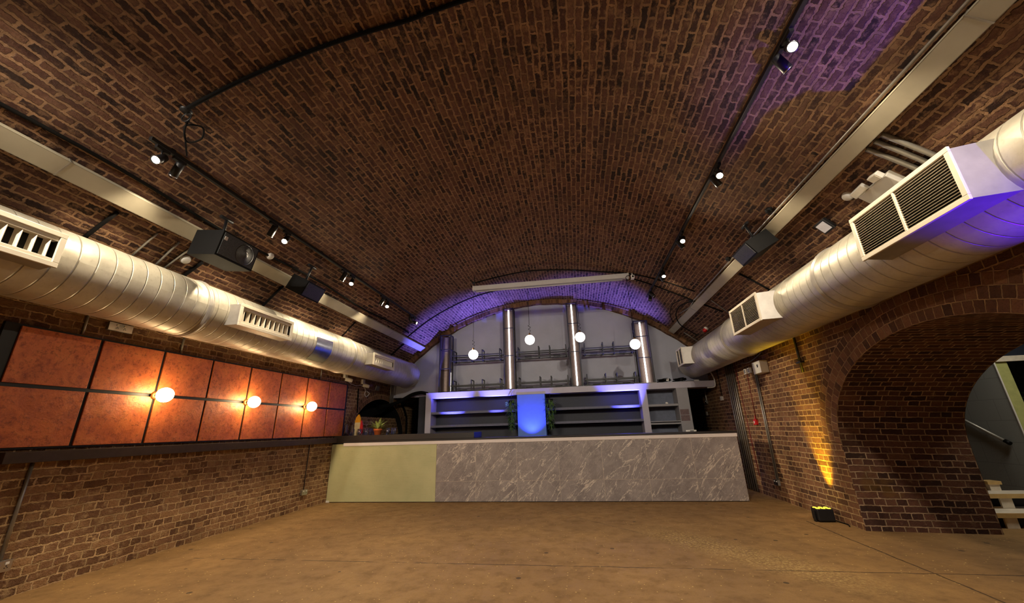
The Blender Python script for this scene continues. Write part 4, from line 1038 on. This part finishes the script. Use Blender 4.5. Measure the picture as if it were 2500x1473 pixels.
o = MB().box(XR - 0.02, 10.95, 1.48, XR, 11.03, 1.57).build('wall_switch', M_WHITE, bevel=0.004)
tag(o, 'small pale switch plate on the dark side passage beside the back bar pier', 'switch')
o = MB().box(3.05, 12.25, 0.0, 3.30, 12.345, 2.1).build('door_1', plain('door_navy_paint', srgb(44, 56, 84), 0.5)); struct(o)
t = thing('remote_control', 'small white handset lying on the bar worktop near its end', 'handset', (2.15, 8.25, 1.141))
MB().box(-0.09, -0.03, 0, 0.09, 0.03, 0.03).build('body', M_WHITE, t, bevel=0.008); MB().box(-0.03, -0.031, 0.008, 0.04, -0.0295, 0.022).build('keypad', M_BLACKP, t)

# cameras and small boxes at the top of the wall beyond the rust panels
for x, y, z, lb in ((XL, 8.02, 2.475, 'white dome-less camera at the end of the rust panels'), (XL, 8.78, 2.42, 'white camera on the wall past the rust panels, over the dark niche')):
    t = thing('security_camera', lb, 'camera', (x, y, z), 'wall cameras past the rust panels')
    MB().box(0.0, -0.05, 0.0, 0.06, 0.05, 0.11).build('mount_box', M_WHITE, t, bevel=0.005)
    M = Matrix.Translation((0.09, 0.04, -0.035)) @ Matrix.Rotation(math.radians(35), 4, 'Z') @ Matrix.Rotation(math.radians(105), 4, 'Y')
    MB().lathe([(0.0, 0.09), (0.04, 0.085), (0.045, 0.05), (0.045, -0.07), (0.0, -0.07)], 18, M=M, c=(0, 0, 0)).build('housing', M_WHITE, t)
    MB().lathe([(0.0, 0.094), (0.038, 0.091)], 18, M=M).build('lens', M_BLACKP, t)
    MB().tube([(0.03, 0, 0.0), (0.07, 0.03, -0.03)], 0.012, 8).build('arm', M_WHITE, t)
cable('cable', 'white cable looping between the two wall cameras', 'cable', [(XL + 0.05, 8.08, 2.44), (XL + 0.03, 8.25, 2.38), (XL + 0.02, 8.5, 2.36), (XL + 0.03, 8.75, 2.38), (XL + 0.02, 8.95, 2.30), (XL + 0.03, 8.9, 2.20), (XL + 0.02, 9.0, 2.14), (XL + 0.04, 9.1, 2.22), (XL + 0.02, 9.0, 2.27)], 0.008, M_WHITE, sub=6)
t = thing('flood_light', 'small tilted flat lamp on the wall above the dark niche', 'flood light', (XL, 9.48, 2.40))
MB().box(0.03, -0.09, -0.06, 0.06, 0.09, 0.06, Matrix.Rotation(math.radians(15), 4, 'Y')).build('housing', M_CONDUIT, t, bevel=0.004); MB().tube([(0, 0, 0), (0.05, 0, 0)], 0.012, 8).build('bracket', M_BLACK, t)
for k, (y_, r) in enumerate(((10.62, 0.016), (10.72, 0.02), (10.84, 0.016))):
    pass
for k, y_ in enumerate((10.12, 10.2, 10.28)):
    o = MB().tube([(XL + 0.10, y_, 2.0), (XL + 0.10, y_, 2.86)], 0.016, 10).build('conduit', M_CONDUIT)
    tag(o, ('first', 'middle', 'last')[k] + ' of three grey pipes dropping behind the open duct end', 'conduit', 'three pipes behind the duct end')
cable('cable', 'thick black cable bundle arching from the niche to the back bar', 'cable bundle', [(-4.95, 9.6, 1.92), (-4.86, 10.0, 2.0), (-4.67, 10.15, 2.10), (-4.40, 10.2, 2.25), (-4.15, 10.22, 2.30), (-3.95, 10.22, 2.26)], 0.045, M_RUBBER, sub=6, n=10)
cable('cable', 'black cable hanging down along the niche edge', 'cable', [(-5.03, 11.0, 2.1), (-5.03, 11.3, 1.8), (-5.03, 11.4, 1.5), (-5.03, 11.42, 0.02)], 0.03, M_RUBBER, sub=5, n=8)
cable('cable', 'black pipe up the wall from the niche to the wall camera', 'cable', [(XL + 0.02, 8.62, 2.30), (XL + 0.02, 8.66, 1.75)], 0.014, M_RUBBER)
o = MB().box(-4.22, 10.30, 0.0, -4.0, 10.40, 2.2).build('trim_6', M_DARK); struct(o)
o = MB().box(-3.99, 10.28, 0.0, -3.88, 10.40, 2.2).build('trim_7', plain('blue_grey_paint', srgb(92, 106, 130), 0.6)); struct(o)

# ------------------------------------------------------------------ yellow floor uplight
t = thing('floor_uplight', 'black floor uplighter throwing yellow light up the wall beside the arch', 'uplighter', (3.15, 6.36, 0.0))
m = MB(); m.box(-0.10, -0.07, 0.015, 0.10, 0.09, 0.16); m.build('body', M_BLACK, t, bevel=0.012)
m = MB()
for x in (-0.066, 0, 0.066):
    for y in (-0.03, 0.045): m.lathe([(0.0, 0.167), (0.018, 0.165), (0.026, 0.161)], 14, c=(x, y, 0))
m.build('yellow_lenses', M_YLED, t)['label'] = 'six glowing yellow lenses'
m = MB()
for sx in (-1, 1): m.box(sx * 0.112 - 0.006, -0.02, 0.0, sx * 0.112 + 0.006, 0.03, 0.13)
m.box(-0.118, -0.02, 0.0, 0.118, 0.03, 0.008); m.build('yoke', M_BLACK, t)
spot('uplight_beam', t, (0.03, 0.01, 0.18), (0.15, 0.0, 1), 300, (1.0, 0.60, 0.02), 44, 1.0, 0.03)
cable('cable', 'black mains lead from the floor uplighter to the wall', 'cable', [(3.24, 6.38, 0.03), (3.29, 6.28, 0.01), (3.30, 6.15, 0.01), (3.26, 6.05, 0.01)], 0.007, M_RUBBER, sub=5)

# deep blue floodlight standing by the side wall, out of frame beside the camera
t = thing('floor_uplight', 'black floor uplighter throwing deep blue light up at the near end of the duct', 'uplighter', (3.08, 1.1, 0.0))
MB().box(-0.10, -0.08, 0.015, 0.10, 0.08, 0.16).build('body', M_BLACK, t, bevel=0.012)
MB().lathe([(0.0, 0.168), (0.05, 0.165), (0.06, 0.161)], 18).build('blue_lenses', bpy.data.materials['blue_lens_glow'], t)
spot('uplight_beam', t, (0, 0, 0.19), (-0.09, 0.42, 1), 1000, (0.06, 0.0, 1.0), 36, 0.8, 0.03)

# ------------------------------------------------------------------ through the side arch: white stairs, rail, added lamp
t = thing('staircase', 'white open timber steps seen through the side arch', 'staircase', (5.5, 6.0, 0))
for k in range(2):
    y = 6.02 + 0.29 * k; z = 0.165 * (k + 1); xl_ = 4.9 + (0.0 if k == 0 else 0.22 * min(k, 2)) - 0.02
    MB().box(4.72 - 5.5, y - 6.0, z - 0.045, 6.13 - 5.5, y + 0.30 - 6.0, z - 0.004).build('tread', M_TIMBER, t)
    MB().box(4.72 - 5.5, y - 6.012, z - 0.05, 6.13 - 5.5, y - 6.0, z).build('nosing', M_NOSE, t)['label'] = 'cream front edge of the step'
    for xs in ((4.93, 5.06) if k == 0 else (5.20, 5.33) if k == 1 else (5.42, 5.55), (5.85, 5.98)):
        MB().box(xs[0] - 5.5, y + 0.01 - 6.0, z - 0.165 , xs[1] - 5.5, y + 0.03 - 6.0, z - 0.046).build('riser_block', M_TIMBER, t)
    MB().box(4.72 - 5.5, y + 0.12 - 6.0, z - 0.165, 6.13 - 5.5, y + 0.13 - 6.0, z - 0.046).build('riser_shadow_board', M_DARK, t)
MB().box(5.37 - 5.5, 0.60, 0.30, 5.49 - 5.5, 0.72, 0.40).build('post', M_TIMBER, t)
MB().box(5.35 - 5.5, 0.585, 0.40, 5.51 - 5.5, 0.74, 0.44).build('post_cap', M_NOSE, t)
t = thing('handrail', 'sloping wall handrail with a black end cap above the white steps', 'handrail', (6.10, 7.0, 0.92))
MB().tube([(0, 0, 0), (0, 1.6, 0.95)], 0.022, 10).build('rail', M_CONDUIT, t)
MB().tube([(0, -0.06, -0.036), (0, 0.0, 0.0)], 0.028, 10).build('end_cap', M_BLACKP, t)
for s in (0.15, 0.8): MB().tube([(0, 1.6 * s, 0.95 * s), (0.035, 1.6 * s, 0.95 * s - 0.03)], 0.008, 6).build('bracket', M_BLACK, t)
t = thing('potted_palm', 'dark green palm behind the opening of the pale green wall', 'plant', (7.15, 7.27, 0.0))
MB().lathe([(0, 0), (0.13, 0), (0.17, 0.3), (0.15, 0.3), (0, 0.27)], 18).build('pot', M_BLACKP, t)
MB().tube([(0, 0, 0.25), (0.02, 0, 1.5)], 0.03, 8).build('stem', M_LEDGE, t)
for k in range(22):
    a = k * 2.4; el = random.uniform(0.2, 1.3); m = MB()
    leaf(m, Vector((0.02, 0, random.uniform(1.1, 1.5))), Vector((math.cos(a) * math.cos(el), 0.15 * math.sin(a) * math.cos(el), math.sin(el))), random.uniform(0.5, 0.8), 0.05, 0.35); m.build('leaf', M_LEAFD, t)
t = thing('ceiling_lamp', 'plain ceiling lamp of the next room beyond the arch', 'ceiling lamp', (5.6, 5.2, 3.4))  # lamp added out of view to light the grey wall
MB().lathe([(0.12, 0.0), (0.12, -0.05), (0.08, -0.07), (0, -0.075)], 20).build('shade', emis('annex_lamp_glow', (1.0, 0.92, 0.75), 6.0), t)
spot('lamp_light', t, (0, 0, -0.10), (0.1, 0.15, -1), 170, (1.0, 0.93, 0.78), 150, 0.8, 0.5)
